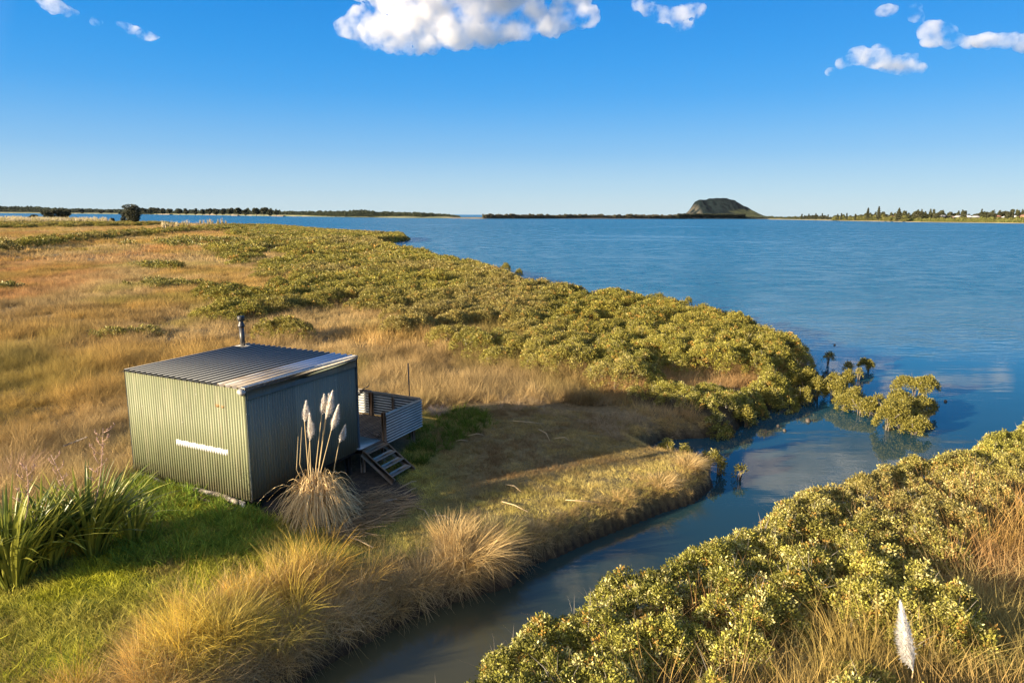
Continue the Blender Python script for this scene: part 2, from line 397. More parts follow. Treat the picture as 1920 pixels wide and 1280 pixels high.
# ------------------------------------------------------------------ plant pieces
def blades(n, seed, r=.12, h=(.5, .8), wd=.008, bend=.5, spread=.35, segs=3, droop=0.):
    g = np.random.default_rng(seed)
    az = g.uniform(0, 2 * np.pi, n); rr = r * np.sqrt(g.random(n)); base = np.stack([rr * np.cos(az), rr * np.sin(az), np.full(n, -.04)], 1)
    a2 = az + g.normal(0, .7, n); D = np.stack([np.cos(a2), np.sin(a2), np.zeros(n)], 1)
    H = g.uniform(h[0], h[1], n); B = bend * g.uniform(.2, 1.2, n); S = spread * g.uniform(0, 1.1, n)
    ya = g.uniform(0, np.pi, n); W = np.stack([np.cos(ya), np.sin(ya), np.zeros(n)], 1)
    rows = []; tv = []
    for k in range(segs + 1):
        t = k / segs
        c = base + D * (H * (S * t + B * t * t))[:, None] + np.array([0, 0, 1.]) * (H * (t - (.30 * B + droop * B) * t * t))[:, None]
        if k < segs:
            ww = wd * (1 - .75 * t) * .5
            rows += [c - W * ww, c + W * ww]; tv += [np.full(n, t)] * 2
        else:
            rows += [c]; tv += [np.full(n, 1.)]
    m = len(rows); V = np.stack(rows, 1).reshape(-1, 3); T = np.stack(tv, 1).ravel()
    b = np.arange(n) * m; Q = []
    for k in range(segs - 1):
        Q.append(np.stack([b + 2 * k, b + 2 * k + 1, b + 2 * k + 3, b + 2 * k + 2], 1))
    k = segs - 1; TR = np.stack([b + 2 * k, b + 2 * k + 1, b + 2 * k + 2], 1)
    return V, [np.concatenate(Q), TR] if Q else [TR], T
def leaves(n, seed, R_=.13, ln=.062, wd=.028, up=.6, height=.16):
    g = np.random.default_rng(seed)
    az = g.uniform(0, 2 * np.pi, n); hh = g.uniform(0, height, n); rr = R_ * g.uniform(0.1, 1, n) * (1 - .5 * hh / height)
    base = np.stack([rr * np.cos(az), rr * np.sin(az), hh - height * .4], 1)
    el = g.normal(up, .45, n); a2 = az + g.normal(0, .6, n)
    D = np.stack([np.cos(a2) * np.cos(el), np.sin(a2) * np.cos(el), np.sin(el)], 1)
    S = np.cross(D, g.normal(0, 1, (n, 3))); S /= np.linalg.norm(S, axis=1)[:, None]
    l = (ln * g.uniform(.7, 1.25, n))[:, None]; w_ = (wd * g.uniform(.8, 1.2, n))[:, None] / 2
    Nn = np.cross(D, S)
    V = np.stack([base, base + D * l * .35 + S * w_ + Nn * .003, base + D * l * .75 + S * w_ * .8, base + D * l, base + D * l * .75 - S * w_ * .8, base + D * l * .35 - S * w_ + Nn * .003], 1).reshape(-1, 3)
    b = np.arange(n) * 6
    F = np.concatenate([np.stack([b, b + 1, b + 2, b + 5], 1), np.stack([b + 2, b + 3, b + 4, b + 5], 1)])
    return V, [F], np.zeros(len(V))

_ng = {}
def scatter_group(protos):
    ng = bpy.data.node_groups.new('scatter', 'GeometryNodeTree')
    ng.interface.new_socket('Geometry', in_out='INPUT', socket_type='NodeSocketGeometry')
    ng.interface.new_socket('Geometry', in_out='OUTPUT', socket_type='NodeSocketGeometry')
    gi = ng.nodes.new('NodeGroupInput'); go = ng.nodes.new('NodeGroupOutput')
    iop = ng.nodes.new('GeometryNodeInstanceOnPoints'); iop.inputs['Pick Instance'].default_value = True
    jn = ng.nodes.new('GeometryNodeJoinGeometry')
    for p in reversed(protos):
        oi = ng.nodes.new('GeometryNodeObjectInfo'); oi.inputs['Object'].default_value = p; oi.inputs['As Instance'].default_value = True
        ng.links.new(oi.outputs['Geometry'], jn.inputs[0])
    ng.links.new(jn.outputs[0], iop.inputs['Instance']); ng.links.new(gi.outputs[0], iop.inputs['Points'])
    def attr(n, t):
        a = ng.nodes.new('GeometryNodeInputNamedAttribute'); a.data_type = t; a.inputs['Name'].default_value = n; return a.outputs[0]
    ng.links.new(attr('rot', 'FLOAT_VECTOR'), iop.inputs['Rotation']); ng.links.new(attr('scl', 'FLOAT_VECTOR'), iop.inputs['Scale'])
    ng.links.new(attr('idx', 'INT'), iop.inputs['Instance Index']); ng.links.new(iop.outputs[0], go.inputs[0])
    return ng
def protos(name, geos, mat):
    res = []
    for V, F, T in geos:
        o = mesh_np(name, V, F, mat, link=False, attrs={'t': T}); res.append(o)
    return res
def scatter(name, prot, P, rot, scl, tint, label=None, cat=None, parent=None, kind='stuff', group=None):
    n = len(P); scl = np.asarray(scl, float)
    if scl.ndim == 1: scl = np.repeat(scl[:, None], 3, 1)
    o = mesh_np(name, P, [], None, parent, attrs={'rot': rot, 'scl': scl, 'tint': tint})
    a = o.data.attributes.new('idx', 'INT', 'POINT'); a.data.foreach_set('value', rng.integers(0, len(prot), n).astype(np.int32))
    key = prot[0].name
    if key not in _ng: _ng[key] = scatter_group(prot)
    md = o.modifiers.new('scatter', 'NODES'); md.node_group = _ng[key]
    if kind: o['kind'] = kind
    tag(o, label, cat, group)
    return o
def bake(geos, P, rot, scl):
    """merge copies of the pieces into one mesh"""
    VV = []; FF = {}; n = 0; T = []
    for i in range(len(P)):
        V, Fs, t = geos[rng.integers(len(geos))]
        a, b, c = rot[i]
        cy, sy, cz, sz_, cx, sx_ = math.cos(b), math.sin(b), math.cos(c), math.sin(c), math.cos(a), math.sin(a)
        Rm = np.array([[cz, -sz_, 0], [sz_, cz, 0], [0, 0, 1]]) @ np.array([[cy, 0, sy], [0, 1, 0], [-sy, 0, cy]]) @ np.array([[1, 0, 0], [0, cx, -sx_], [0, sx_, cx]])
        VV.append((V * scl[i]) @ Rm.T + P[i]); T.append(t)
        for f in Fs: FF.setdefault(f.shape[1], []).append(f + n)
        n += len(V)
    return np.concatenate(VV), [np.concatenate(f) for f in FF.values()], np.concatenate(T)

M_GRASS = leafy('dry_grass', .30, var=.35, tipmix=.12, tipcol=(.62, .47, .24))
M_LAWN = leafy('green_grass', .35, var=.35)
M_LEAF = leafy('mangrove_leaf', .22, gloss=.025, var=.4, rough=.45)
M_FAR = leafy('far_foliage', .15, var=.35)

G_GR0 = [blades(46, 100 + i, .13, (.35, .72), .0085, .45, .35) for i in range(7)]
G_GR1 = [blades(44, 120 + i, .26, (.35, .75), .017, .45, .35, segs=2) for i in range(5)]
G_GR2 = [blades(46, 140 + i, .9, (.35, .8), .06, .4, .4, segs=2) for i in range(5)]
G_TUS = [blades(170, 160 + i, .22, (.55, 1.0), .009, .75, .35, segs=4, droop=.15) for i in range(5)]
G_LAWN = [blades(34, 180 + i, .13, (.06, .17), .009, .6, .5, segs=2) for i in range(6)]
G_MAT = [blades(60, 200 + i, .2, (.25, .5), .010, 1.1, .6, segs=3, droop=.35) for i in range(5)]
G_WEED = [blades(26, 220 + i, .08, (.14, .34), .02, .7, .5, segs=3, droop=.2) for i in range(5)]
G_SPR = [leaves(26, 240 + i) for i in range(8)]
P_GR0 = protos('grass_tuft', G_GR0[:4] + [blades(46, 320 + i, .2, (.25, .6), .0085, 1.3, .8, segs=4, droop=.3) for i in range(4)], M_GRASS); P_GR1 = protos('grass_tuft_mid', G_GR1, M_GRASS); P_GR2 = protos('grass_tuft_wide', G_GR2, M_GRASS)
P_TUS = protos('tussock_piece', G_TUS, M_GRASS); P_LAWN = protos('lawn_tuft', G_LAWN, M_LAWN); P_MAT = protos('matted_tuft', G_MAT, M_GRASS)
P_WEED = protos('weed_tuft', G_WEED, M_LAWN); P_SPR = protos('leaf_sprig', G_SPR, M_LEAF); P_SPF = protos('leaf_sprig_far', G_SPR, M_FAR)

def wedge(y0, y1, dens, k=.84, pad=3):
    x1 = k * y1 + pad; A = (2 * x1) * (y1 - y0); n = int(A * dens)
    P = np.column_stack([rng.uniform(-x1, x1, n), rng.uniform(y0, y1, n)])
    return P[np.abs(P[:, 0]) < k * P[:, 1] + pad]
def mixcol(cols, w_):
    """pick by weights field (n,k)"""
    w_ = w_ / w_.sum(1, keepdims=True); return w_ @ np.array(cols)
WIND = math.atan2(.15, 1.0)
def tilt(n, amt=.15, wind=.12):
    ph = rng.uniform(0, 2 * np.pi, n); th = np.abs(rng.normal(0, amt, n))
    vx = th * np.cos(ph) + wind * math.cos(WIND); vy = th * np.sin(ph) + wind * math.sin(WIND)
    return np.column_stack([np.zeros(n), np.hypot(vx, vy), np.arctan2(vy, vx)])

TAN, GOLD, RUST, STRAW, OLIVE, BROWN = (.43, .285, .12), (.45, .29, .07), (.40, .18, .07), (.50, .37, .17), (.24, .22, .045), (.17, .115, .05)
def field_tint(P):
    a = fbm(P[:, 0] / 9, P[:, 1] / 16 + 3, 3); b = fbm(P[:, 0] / 14 + 40, P[:, 1] / 30, 3); c = fbm(P[:, 0] / 3 + 9, P[:, 1] / 3, 2); e = fbm(P[:, 0] / 5 + 70, P[:, 1] / 9, 3)
    w_ = np.stack([np.full(len(P), .8), np.clip((a - .45) * 8, 0, 2), np.clip((b - .56) * 12, 0, 1.8), np.clip((.5 - a) * 9, 0, 2.5), np.clip((e - .53) * 12, 0, 2.5), np.clip((c - .52) * 9, 0, 1.6)], 1)
    cl = .62 + .76 * fbm(P[:, :1] * .9 + 5, P[:, 1:2] * .9, 3)
    return cl * mixcol([TAN, GOLD, RUST, STRAW, OLIVE, BROWN], w_) * rng.uniform(.8, 1.2, (len(P), 1))

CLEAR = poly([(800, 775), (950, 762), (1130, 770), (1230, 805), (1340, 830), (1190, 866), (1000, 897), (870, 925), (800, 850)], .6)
TIP = poly([(880, 1000), (1000, 985), (1120, 960), (1190, 930), (1180, 860), (1215, 835), (1400, 845), (1400, 970), (1200, 1020), (1050, 1080), (960, 1120)], .4)
def not_built(P, pad=.05):
    return (sdist(P, SHED) < -pad) & (sdist(P, DECKP) < -pad)
HEDGES = []
def field():
    for nm, y0, y1, dens, prot, sc_ in (('dry_grass', 7, 34, 20, P_GR0, 1.), ('dry_grass', 34, 95, 7, P_GR1, 1.0), ('dry_grass', 95, 520, .55, P_GR2, 1.)):
        P = wedge(y0, y1, dens)
        P = P[P[:, 0] < P[:, 1] * .55 + 3]
        s = sdist(P, MAIN); keep = (s > .35) & (sdist(P, LAWN) < -.1) & (sdist(P, DIRT) < 0) & not_built(P)
        th = (sdist(P, THICK) > 2.5 + P[:, 1] * .10)
        gap = np.zeros(len(P), bool)
        for g in GAPS: gap |= inside(P, g)
        keep &= (~th) | gap | (rng.random(len(P)) < .12)
        keep &= (sdist(P, STRIP) < 0) & ~inside(P, TIP) & (sdist(P, CLEAR) < -.6)
        P = P[keep]
        # bushy patches of height
        hn = fbm(P[:, 0] / 2.4, P[:, 1] / 2.4, 3)
        S = sc_ * (.35 + 1.3 * hn) * rng.uniform(.8, 1.2, len(P))
        if y0 >= 34: S *= .85
        P3 = np.column_stack([P, zt(P)])
        scatter(nm, prot, P3, tilt(len(P), .38, .14), S, field_tint(P), 'dry tan and rust coloured rushes filling the marsh behind the hut', 'grass')
field()

# --------------------------------------------------------------- lawn
def lawn():
    P = wedge(7, 26, 130); P = P[(P[:, 0] < 7)]
    m = ((sdist(P, LAWN) > -.15) | inside(P, TIP)) & (sdist(P, MAIN) > .2) & not_built(P) & (sdist(P, DIRT) < .1 * 1)
    P = P[m]
    g = np.clip((P[:, 0] + 5.5) / 4, 0, 1); nz = fbm(P[:, 0] * .9, P[:, 1] * .9, 3)
    w_ = np.stack([(1 - g) * 1.0, .25 + np.clip(nz - .5, 0, 1) * 2, g * 1.1 + np.clip(.45 - nz, 0, 1) * 3], 1)
    tint = mixcol([(.46, .48, .04), (.62, .54, .08), (.58, .46, .19)], w_) * rng.uniform(.75, 1.25, (len(P), 1))
    br = (np.clip(sdist(P, CLEAR) / .8 + .5, 0, 1) * (.55 + .45 * (nz > .48)))[:, None]; tint = tint * (1 - br) + np.array([.27, .18, .085]) * br  # earth brown plus painted shade, ending at the cast shadow's edge
    n2_ = fbm(P[:, :1] * 2.1 + 33, P[:, 1:2] * 2.1, 3); bq = np.clip((n2_ - .54) * 9, 0, .75); tint = (tint * (1 - bq) + np.array([.34, .25, .10]) * bq) * (.7 + .6 * fbm(P[:, :1] * 3.1, P[:, 1:2] * 3.1, 2))
    S = (1.1 - .5 * g) * rng.uniform(.5, 1.7, len(P))
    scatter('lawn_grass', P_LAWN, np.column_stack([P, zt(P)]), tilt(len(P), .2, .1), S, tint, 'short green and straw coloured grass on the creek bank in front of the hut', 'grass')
    # lush weeds by the hut
    W = poly([(240, 930), (270, 895), (420, 925), (500, 975), (520, 1005), (470, 1040), (330, 1060), (230, 1080), (200, 1040)], .8)
    W2 = poly([(730, 840), (800, 800), (880, 760), (930, 800), (870, 830), (800, 870), (750, 880)], .5)
    P = wedge(9, 24, 60); P = P[P[:, 0] < 3]; P = P[(inside(P, W) | (inside(P, W2) & (rng.random(len(P)) < .4))) & not_built(P, .0)]
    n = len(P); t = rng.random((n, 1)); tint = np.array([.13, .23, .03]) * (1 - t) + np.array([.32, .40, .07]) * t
    tint = tint * np.where(P[:, :1] > -4.5, .5, 1.)  # shade beside the deck is also put into these weeds' tint
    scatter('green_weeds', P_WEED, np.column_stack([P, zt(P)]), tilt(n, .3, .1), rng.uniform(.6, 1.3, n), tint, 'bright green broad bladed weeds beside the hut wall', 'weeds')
lawn()

# --------------------------------------------------------------- creek bank tussocks
def bank():
    T1 = poly([(-40, 1420), (120, 1320), (210, 1262), (300, 1200), (420, 1150), (520, 1085), (620, 1078), (700, 1095), (730, 1130), (740, 1175), (640, 1240), (560, 1300), (500, 1420)], .5)
    P = wedge(6.5, 20, 6); P = P[inside(P, T1) & (sdist(P, MAIN) > .25)]
    n = len(P); q_ = rng.random((n, 1)); tint = (np.array([.78, .48, .07]) * (1 - q_) + np.array([.66, .45, .16]) * q_) * rng.uniform(.5, 1.15, (n, 1))
    s = sdist(P, MAIN); g = np.clip((s - .15) / .6, 0, 1)[:, None]; tint = tint * g + np.array([.56, .39, .16]) * (1 - g)
    hn = fbm(P[:, 0] * .8, P[:, 1] * .8, 2); cl = fbm(P[:, 0] * 1.5 + 8, P[:, 1] * 1.5, 2)[:, None]; gq = np.clip((fbm(P[:, 0] * .7 + 60, P[:, 1] * .7, 2) - .54) * 7, 0, .5)[:, None]
    tint = (tint * (1 - gq) + np.array([.46, .42, .06]) * gq) * (.65 + .9 * cl)
    scatter('bank_rushes', P_TUS, np.column_stack([P, zt(P)]), tilt(n, .28, .22), (.40 + .85 * hn) * rng.uniform(.65, 1.35, n), tint, 'tall golden rushes leaning over the near creek bank', 'rushes')
    # matted sedge hanging over the edge all along the creek
    P = wedge(6.5, 24, 60); P = P[P[:, 0] < 7]; s = sdist(P, MAIN)
    wdt = .55 + .8 * fbm(P[:, 0] * .7 + 3, P[:, 1] * .7, 2)
    wdt = wdt * np.where(P[:, 0] < -.3, .6, .62)
    P = P[(s > .10) & ((s < wdt) | (inside(P, TIP) & (fbm(P[:, 0] * 1.3, P[:, 1] * 1.3, 2) > .56)))]; s = sdist(P, MAIN); n = len(P)
    # lean towards the water
    e = .05; gx = sdist(P + [e, 0], MAIN) - s; gy = sdist(P + [0, e], MAIN) - s
    ang = np.arctan2(-gy, -gx) + rng.normal(0, .35, n); th = np.clip(rng.normal(.62, .28, n) - s * .4, .05, 1.3)
    rot = np.column_stack([np.zeros(n), th, ang])
    g = rng.random((n, 1)); tint = np.array([.42, .33, .19]) * (1 - g) + np.array([.54, .37, .14]) * g
    f = np.clip((P[:, :1] - 1.0) / 2.5, 0, 1); tint = tint * (1 - f) + np.array([.62, .44, .17]) * f * (.8 + .4 * g)
    cl = fbm(P[:, 0] * 1.8 + 8, P[:, 1] * 1.8, 3)[:, None]; tint = tint * (.45 + 1.1 * cl)
    scatter('bank_sedge', P_MAT, np.column_stack([P, zt(P) + .02]), rot, rng.uniform(.6, 1.15, n) * (1 - .62 * np.clip((P[:, 0] + .3) / 1.5, 0, 1)), tint, 'matted grey brown sedge hanging over the creek edge', 'sedge')
    # the low dark sedge apron behind the shaded lawn
    A = poly([(800, 765), (900, 745), (1120, 748), (1200, 775), (1300, 795), (1390, 812), (1340, 845), (1230, 850), (1160, 838), (1080, 790), (950, 775)], .5)
    P = wedge(12, 30, 22); P = P[inside(P, A) & (sdist(P, MAIN) > .05) & (fbm(P[:, 0], P[:, 1], 2) > .42)]; n = len(P); g = rng.random((n, 1))
    scatter('low_sedge', P_MAT, np.column_stack([P, zt(P)]), tilt(n, .35, .1), rng.uniform(.4, .85, n), np.array([.36, .27, .17]) * (1 - g) + np.array([.46, .34, .18]) * g, 'low brown sedge along the back of the shaded lawn', 'sedge')
bank()

# --------------------------------------------------------------- mangroves
def domes(region_fn, y0, y1, dens, rad, hgt, k=.84, pad=3, base=.2):
    """returns dome list cx,cy,r,h"""
    P = wedge(y0, y1, dens, k, pad); P = P[region_fn(P)]
    n = len(P); r = rng.uniform(*rad, n); h = rng.uniform(*hgt, n)
    return np.column_stack([P, r, h])
def canopy_points(D, dens_fn):
    """points on the union of domes with tilt of the surface"""
    out = []; o2 = []
    cell = 3.0; grid = {}
    for i, (x, y, r, h) in enumerate(D): grid.setdefault((int(x // cell), int(y // cell)), []).append(i)
    cx = np.floor(D[:, 0] / cell).astype(int); cy = np.floor(D[:, 1] / cell).astype(int)
    for key, ids in grid.items():
        nb = []
        for a in (-1, 0, 1):
            for b in (-1, 0, 1): nb += grid.get((key[0] + a, key[1] + b), [])
        Nb = D[nb]
        for i in ids:
            x, y, r, h = D[i]
            dn = dens_fn(x, y); n = max(3, int(dn * (np.pi * r * r + 1.8 * r * h * 1.2)))
            u = rng.random(n); v = rng.uniform(0, 2 * np.pi, n)
            ct = 1 - u * 1.05; ct = np.clip(ct, 0, 1); stt = np.sqrt(1 - ct * ct)
            depth = 1 - .28 * rng.random(n) ** 2
            wob = 1 + .14 * np.sin(v * 3 + x * 7) * stt
            px = x + r * stt * np.cos(v) * depth * wob; py = y + r * stt * np.sin(v) * depth * wob; pz = h * (.18 + .82 * ct * depth)
            # drop those inside other domes
            q = ((px[:, None] - Nb[:, 0]) ** 2 + (py[:, None] - Nb[:, 1]) ** 2) / Nb[:, 2] ** 2
            top = np.where(q < 1, Nb[:, 3] * (.18 + .82 * np.sqrt(np.clip(1 - q, 0, 1))), 0).max(1)
            ok = pz > top * .72
            out.append(np.column_stack([px, py, pz])[ok]); o2.append(np.column_stack([np.zeros(ok.sum()), np.arccos(ct[ok]) * .8 + rng.normal(0, .2, ok.sum()), v[ok]]))
    return np.concatenate(out), np.concatenate(o2)
def man_tint(P):
    n = len(P); a = fbm(P[:, 0] / 2.2, P[:, 1] / 2.2, 3)[:, None]; t = rng.random((n, 1)); b = fbm(P[:, 0] / 11 + 7, P[:, 1] / 11, 3)[:, None]
    far = np.clip((np.hypot(P[:, :1], P[:, 1:2]) - 18) / 20, 0, 1)
    base = np.array([.095, .10, .018]) * (1 - a) + (np.array([.33, .28, .05]) * far + np.array([.40, .37, .068]) * (1 - far)) * a
    pale = np.array([.62, .56, .22]) * (1 - far) + np.array([.30, .25, .05]) * far
    base = base * (.62 + .76 * rng.random((n, 1))); base = np.where(t > .89, pale, base); base = np.where((t < .05), np.array([.42, .24, .05]), base)
    q = .45 * np.clip((b - .5) * 4, 0, 1)
    base = base * (1 - q) + np.array([.30, .22, .09]) * q
    return base * rng.uniform(.75, 1.25, (n, 1))
def kscale(x, y): return min(max(math.hypot(x, y) / 26.0, 1.0), 6.0)
TWIGS = []
def thicket(name, region_fn, bands, label, dmul=1.0, prot=None):
    PP = []; RR = []; SS = []
    for y0, y1, dens, rad, hgt in bands:
        D = domes(region_fn, y0, y1, dens, rad, hgt)
        if not len(D): continue
        P, rot = canopy_points(D, lambda x, y: 138 * dmul / kscale(x, y) ** 2)
        K = np.clip(np.hypot(P[:, 0], P[:, 1]) / 26.0, 1, 6)
        P[:, 2] += zt(P)
        PP.append(P); RR.append(rot); SS.append(K * rng.uniform(.65, 1.3, len(P)) * .70)
    P = np.concatenate(PP); print(name, len(P))
    nr = np.where((np.hypot(P[:, 0], P[:, 1]) < 38) & (rng.random(len(P)) < .022))[0]
    if len(nr):
        if not TWIGS: TWIGS.extend(protos('bare_twig', [blades(5, 340 + i, .05, (.18, .5), .012, .35, .5, 3) for i in range(5)], M_LAWN))
        Q = P[nr] - [0, 0, .1]; scatter('bare_twigs', TWIGS, Q, tilt(len(Q), .6, 0), rng.uniform(.6, 1.2, len(Q)), np.array([.36, .32, .27]) * rng.uniform(.5, 1.2, (len(Q), 1)), 'bare grey twigs sticking out of the ' + label[:60].rsplit(' ', 1)[0], 'twigs')
    return scatter(name, prot or P_SPR, P, np.concatenate(RR), np.concatenate(SS), man_tint(P), label, 'mangroves')
def in_thick(P):
    # ragged inland margin: bushes thin out into the marsh, the harbour side stays closed
    inl = np.minimum(sdist(P, THICK), 99); sh = sdist(P, MAIN); patch = fbm(P[:, 0] / 6 + 31, P[:, 1] / 8, 4)
    wd_ = 4 + P[:, 1] * .11
    thr = .55 - .34 * np.clip(inl / wd_, 0, 1)
    near = P[:, 1] < 36
    m = (inl > -wd_ * .4) & (sh > -.5) & ((patch > thr) | (sh < 3.0) | (near & (inl > .15) & (patch > .33))) & ((~near) | (inl > .1))
    m &= (sdist(P, STRIP) < 0) & (sdist(P, LAWN) < -1)
    for g in GAPS: m &= ~inside(P, g)
    return m
thicket('mangrove_thicket', in_thick, ((15, 34, 1.9, (.45, .95), (.8, 1.5)), (34, 70, 1.0, (.65, 1.3), (.55, 1.25)), (70, 420, .22, (1.3, 2.8), (.5, 1.2))), 'dense olive green mangrove thicket between the dry marsh and the harbour')
thicket('mangrove_thicket', lambda P: inside(P, STRIP), ((13, 34, 1.7, (.3, .65), (.35, .75)),), 'low mangroves on the muddy point below the tan grass tongue')

# right hand bank: bushes along the creek with rusty rushes behind
RB_EDGE = poly(rb_px)
def in_rb(P):
    s = sdist(P, RIGHT); w_ = .5 + 3.4 * fbm(P[:, 0] / 2.0 + 5, P[:, 1] / 2.0, 2) + np.clip((P[:, 1] - 11) * .55, 0, 6)
    m = (s > .05) & (s < w_)
    m |= (s > .4) & (fbm(P[:, 0] / 1.6 + 50, P[:, 1] / 1.6, 2) > .60)
    return m
thicket('mangrove_thicket', in_rb, ((3.5, 45, 5.2, (.26, .58), (.62, .98)),), 'pale tipped mangroves lining the near right bank of the creek', 1.15)
def right_grass():
    P = wedge(5, 36, 26, .84, 2); s = sdist(P, RIGHT); P = P[(s > 1.2)]
    keep = ~in_rb(P) | (rng.random(len(P)) < .35); P = P[keep]; n = len(P)
    a = fbm(P[:, 0] / 1.8, P[:, 1] / 1.8, 3); b = fbm(P[:, 0] / 3 + 20, P[:, 1] / 3, 3)
    w_ = np.stack([np.full(n, .9), np.clip((a - .5) * 9, 0, 2), np.clip((.48 - a) * 8, 0, 1.0), np.clip((b - .52) * 12, 0, 1.6), np.clip((.49 - b) * 11, 0, 1.7)], 1)
    tint = mixcol([TAN, GOLD, STRAW, (.25, .24, .05), (.42, .20, .07)], w_) * rng.uniform(.75, 1.2, (n, 1))
    scatter('rusty_rushes', P_GR0, np.column_stack([P, zt(P)]), tilt(n, .42, .12), (.9 + .9 * a) * rng.uniform(.75, 1.35, n), tint, 'tangled rust and straw rushes on the near right bank', 'rushes')
right_grass()

# ================================================================== the hut
def corr(mb, org, U, V, Nn, wd, ht, pitch, amp, th=.004, prof='sine', phase=0., edge=None):
    """a corrugated sheet: ridges run along V, repeat along U"""
    per = 8 if prof == 'sine' else 12
    n = max(8, int(round(wd / pitch * per))); u = np.linspace(0, wd, n + 1); ph = (u / pitch + phase) % 1.0
    if prof == 'sine': f = amp * np.sin(2 * np.pi * ph)
    else: f = amp * (2 * np.clip((0.20 - np.abs(ph - .5)) / .09, 0, 1) - 1)
    U, V, Nn, org = [np.array(a, float) for a in (U, V, Nn, org)]
    hts = np.full(n + 1, ht) if edge is None else ht + edge(u)
    fr0 = org + U * u[:, None] + Nn * f[:, None]; fr1 = fr0 + V * hts[:, None]
    bk0 = fr0 - Nn * th; bk1 = fr1 - Nn * th
    m = n + 1; VV = np.concatenate([fr0, fr1, bk0, bk1]); F = []
    flip = np.dot(np.cross(U, V), Nn) < 0
    for i in range(n):
        q = [[i, i + 1, m + i + 1, m + i], [2 * m + i + 1, 2 * m + i, 3 * m + i, 3 * m + i + 1], [m + i, m + i + 1, 3 * m + i + 1, 3 * m + i], [i + 1, i, 2 * m + i, 2 * m + i + 1]]
        F += [a[::-1] for a in q] if flip else q
    return mb.add(VV, F)

M_WALL = simple('olive_corrugated_steel', (.285, .30, .17), (.245, .26, .15), 2.2, rough=.55, spec=.3, bump=.05, stretch=(3, 3, .35), c3=(.35, .34, .21), detail=6)
def weather(m, amt=.10):
    nt = m.node_tree; L = nt.links; p = [n for n in nt.nodes if n.type == 'BSDF_PRINCIPLED'][0]; src = p.inputs['Base Color'].links[0].from_socket
    tc = N(nt, 'ShaderNodeTexCoord'); sx = N(nt, 'ShaderNodeSeparateXYZ'); L.new(tc.outputs['Object'], sx.inputs[0])
    sh = math_(nt, 'FLOOR', math_(nt, 'DIVIDE', math_(nt, 'ADD', sx.outputs[0], sx.outputs[1]), .762))
    wn = N(nt, 'ShaderNodeTexWhiteNoise'); wn.noise_dimensions = '1D'; L.new(sh, wn.inputs['W'])
    vm = nt.nodes.new('ShaderNodeVectorMath'); vm.operation = 'SCALE'; L.new(src, vm.inputs[0]); L.new(mapr(nt, wn.outputs['Value'], 0, 1, 1 - amt, 1 + amt), vm.inputs['Scale'])
    mp = N(nt, 'ShaderNodeMapping'); mp.inputs['Scale'].default_value = (9, 9, .8); L.new(tc.outputs['Object'], mp.inputs[0]); n1 = noise(nt, 1, 6, .7, mp.outputs[0])
    st = math_(nt, 'MULTIPLY', mapr(nt, n1.outputs[0], .56, .70), .55)
    c = mixc(nt, st, vm.outputs[0], (.13, .10, .06))
    n2 = noise(nt, 4, 5, .7, tc.outputs['Object'])
    dz = math_(nt, 'ADD', sx.outputs[2], math_(nt, 'MULTIPLY', math_(nt, 'SUBTRACT', n2.outputs[0], .5), .9))
    c = mixc(nt, mapr(nt, dz, .02, .42, .6, 0), c, (.15, .12, .07))
    n3 = noise(nt, 22, 2, .5, tc.outputs['Object']); c = mixc(nt, mapr(nt, n3.outputs[0], .72, .76, 0, .7), c, (.55, .54, .48))
    L.new(c, p.inputs['Base Color'])
weather(M_WALL)
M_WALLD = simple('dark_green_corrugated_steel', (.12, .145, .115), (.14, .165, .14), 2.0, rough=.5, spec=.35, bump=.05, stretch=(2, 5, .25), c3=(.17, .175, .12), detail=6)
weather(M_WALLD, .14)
M_TIMB = simple('weathered_timber', (.42, .32, .22), (.28, .21, .15), 5, rough=.85, bump=.25, stretch=(1, 1, 1), c3=(.36, .29, .20), island=.22)
M_DECK = simple('deck_timber', (.25, .19, .14), (.17, .125, .09), 3, rough=.85, bump=.2, stretch=(9, .8, 1), c3=(.33, .28, .22), island=.25)
M_PLY = simple('pale_plywood', (.52, .49, .43), (.40, .37, .32), 4, rough=.85, bump=.1)
M_POST = simple('brown_post_timber', (.30, .17, .08), (.22, .12, .06), 6, rough=.8, bump=.2, stretch=(5, 5, .7))
M_DARK = simple('dark_steel', (.03, .032, .034), (.05, .05, .05), 8, rough=.5, metal=.3)
M_FLUE = simple('sooty_flue_steel', (.055, .055, .06), (.09, .085, .08), 9, rough=.45, metal=.5, stretch=(1, 1, .4))
M_FRAME = simple('floor_frame_timber', (.06, .05, .04), (.04, .035, .03), 5, rough=.9)  # near-black brown timber for the floor frame and piles
M_SILV = simple('battered_galvanised_flashing', (.55, .54, .50), (.33, .31, .28), 9, rough=.5, metal=.35, bump=.4, c3=(.62, .60, .56))
M_LOG = simple('bleached_log', (.38, .33, .27), (.16, .125, .09), 7, rough=.9, bump=.6, stretch=(.5, 2, 2), c3=(.50, .46, .40))
M_ZINC = simple('galvanised_corrugated_iron', (.42, .42, .39), (.32, .33, .31), 4, rough=.6, metal=.1, stretch=(1, 1, 3), c3=(.50, .49, .46))
M_STRIPE = simple('chipped_white_paint', (.80, .79, .76), (.72, .71, .68), 14, rough=.6)
M_ORANGE = simple('faded_orange_paint', (.42, .22, .08), (.34, .24, .11), 20, rough=.6)
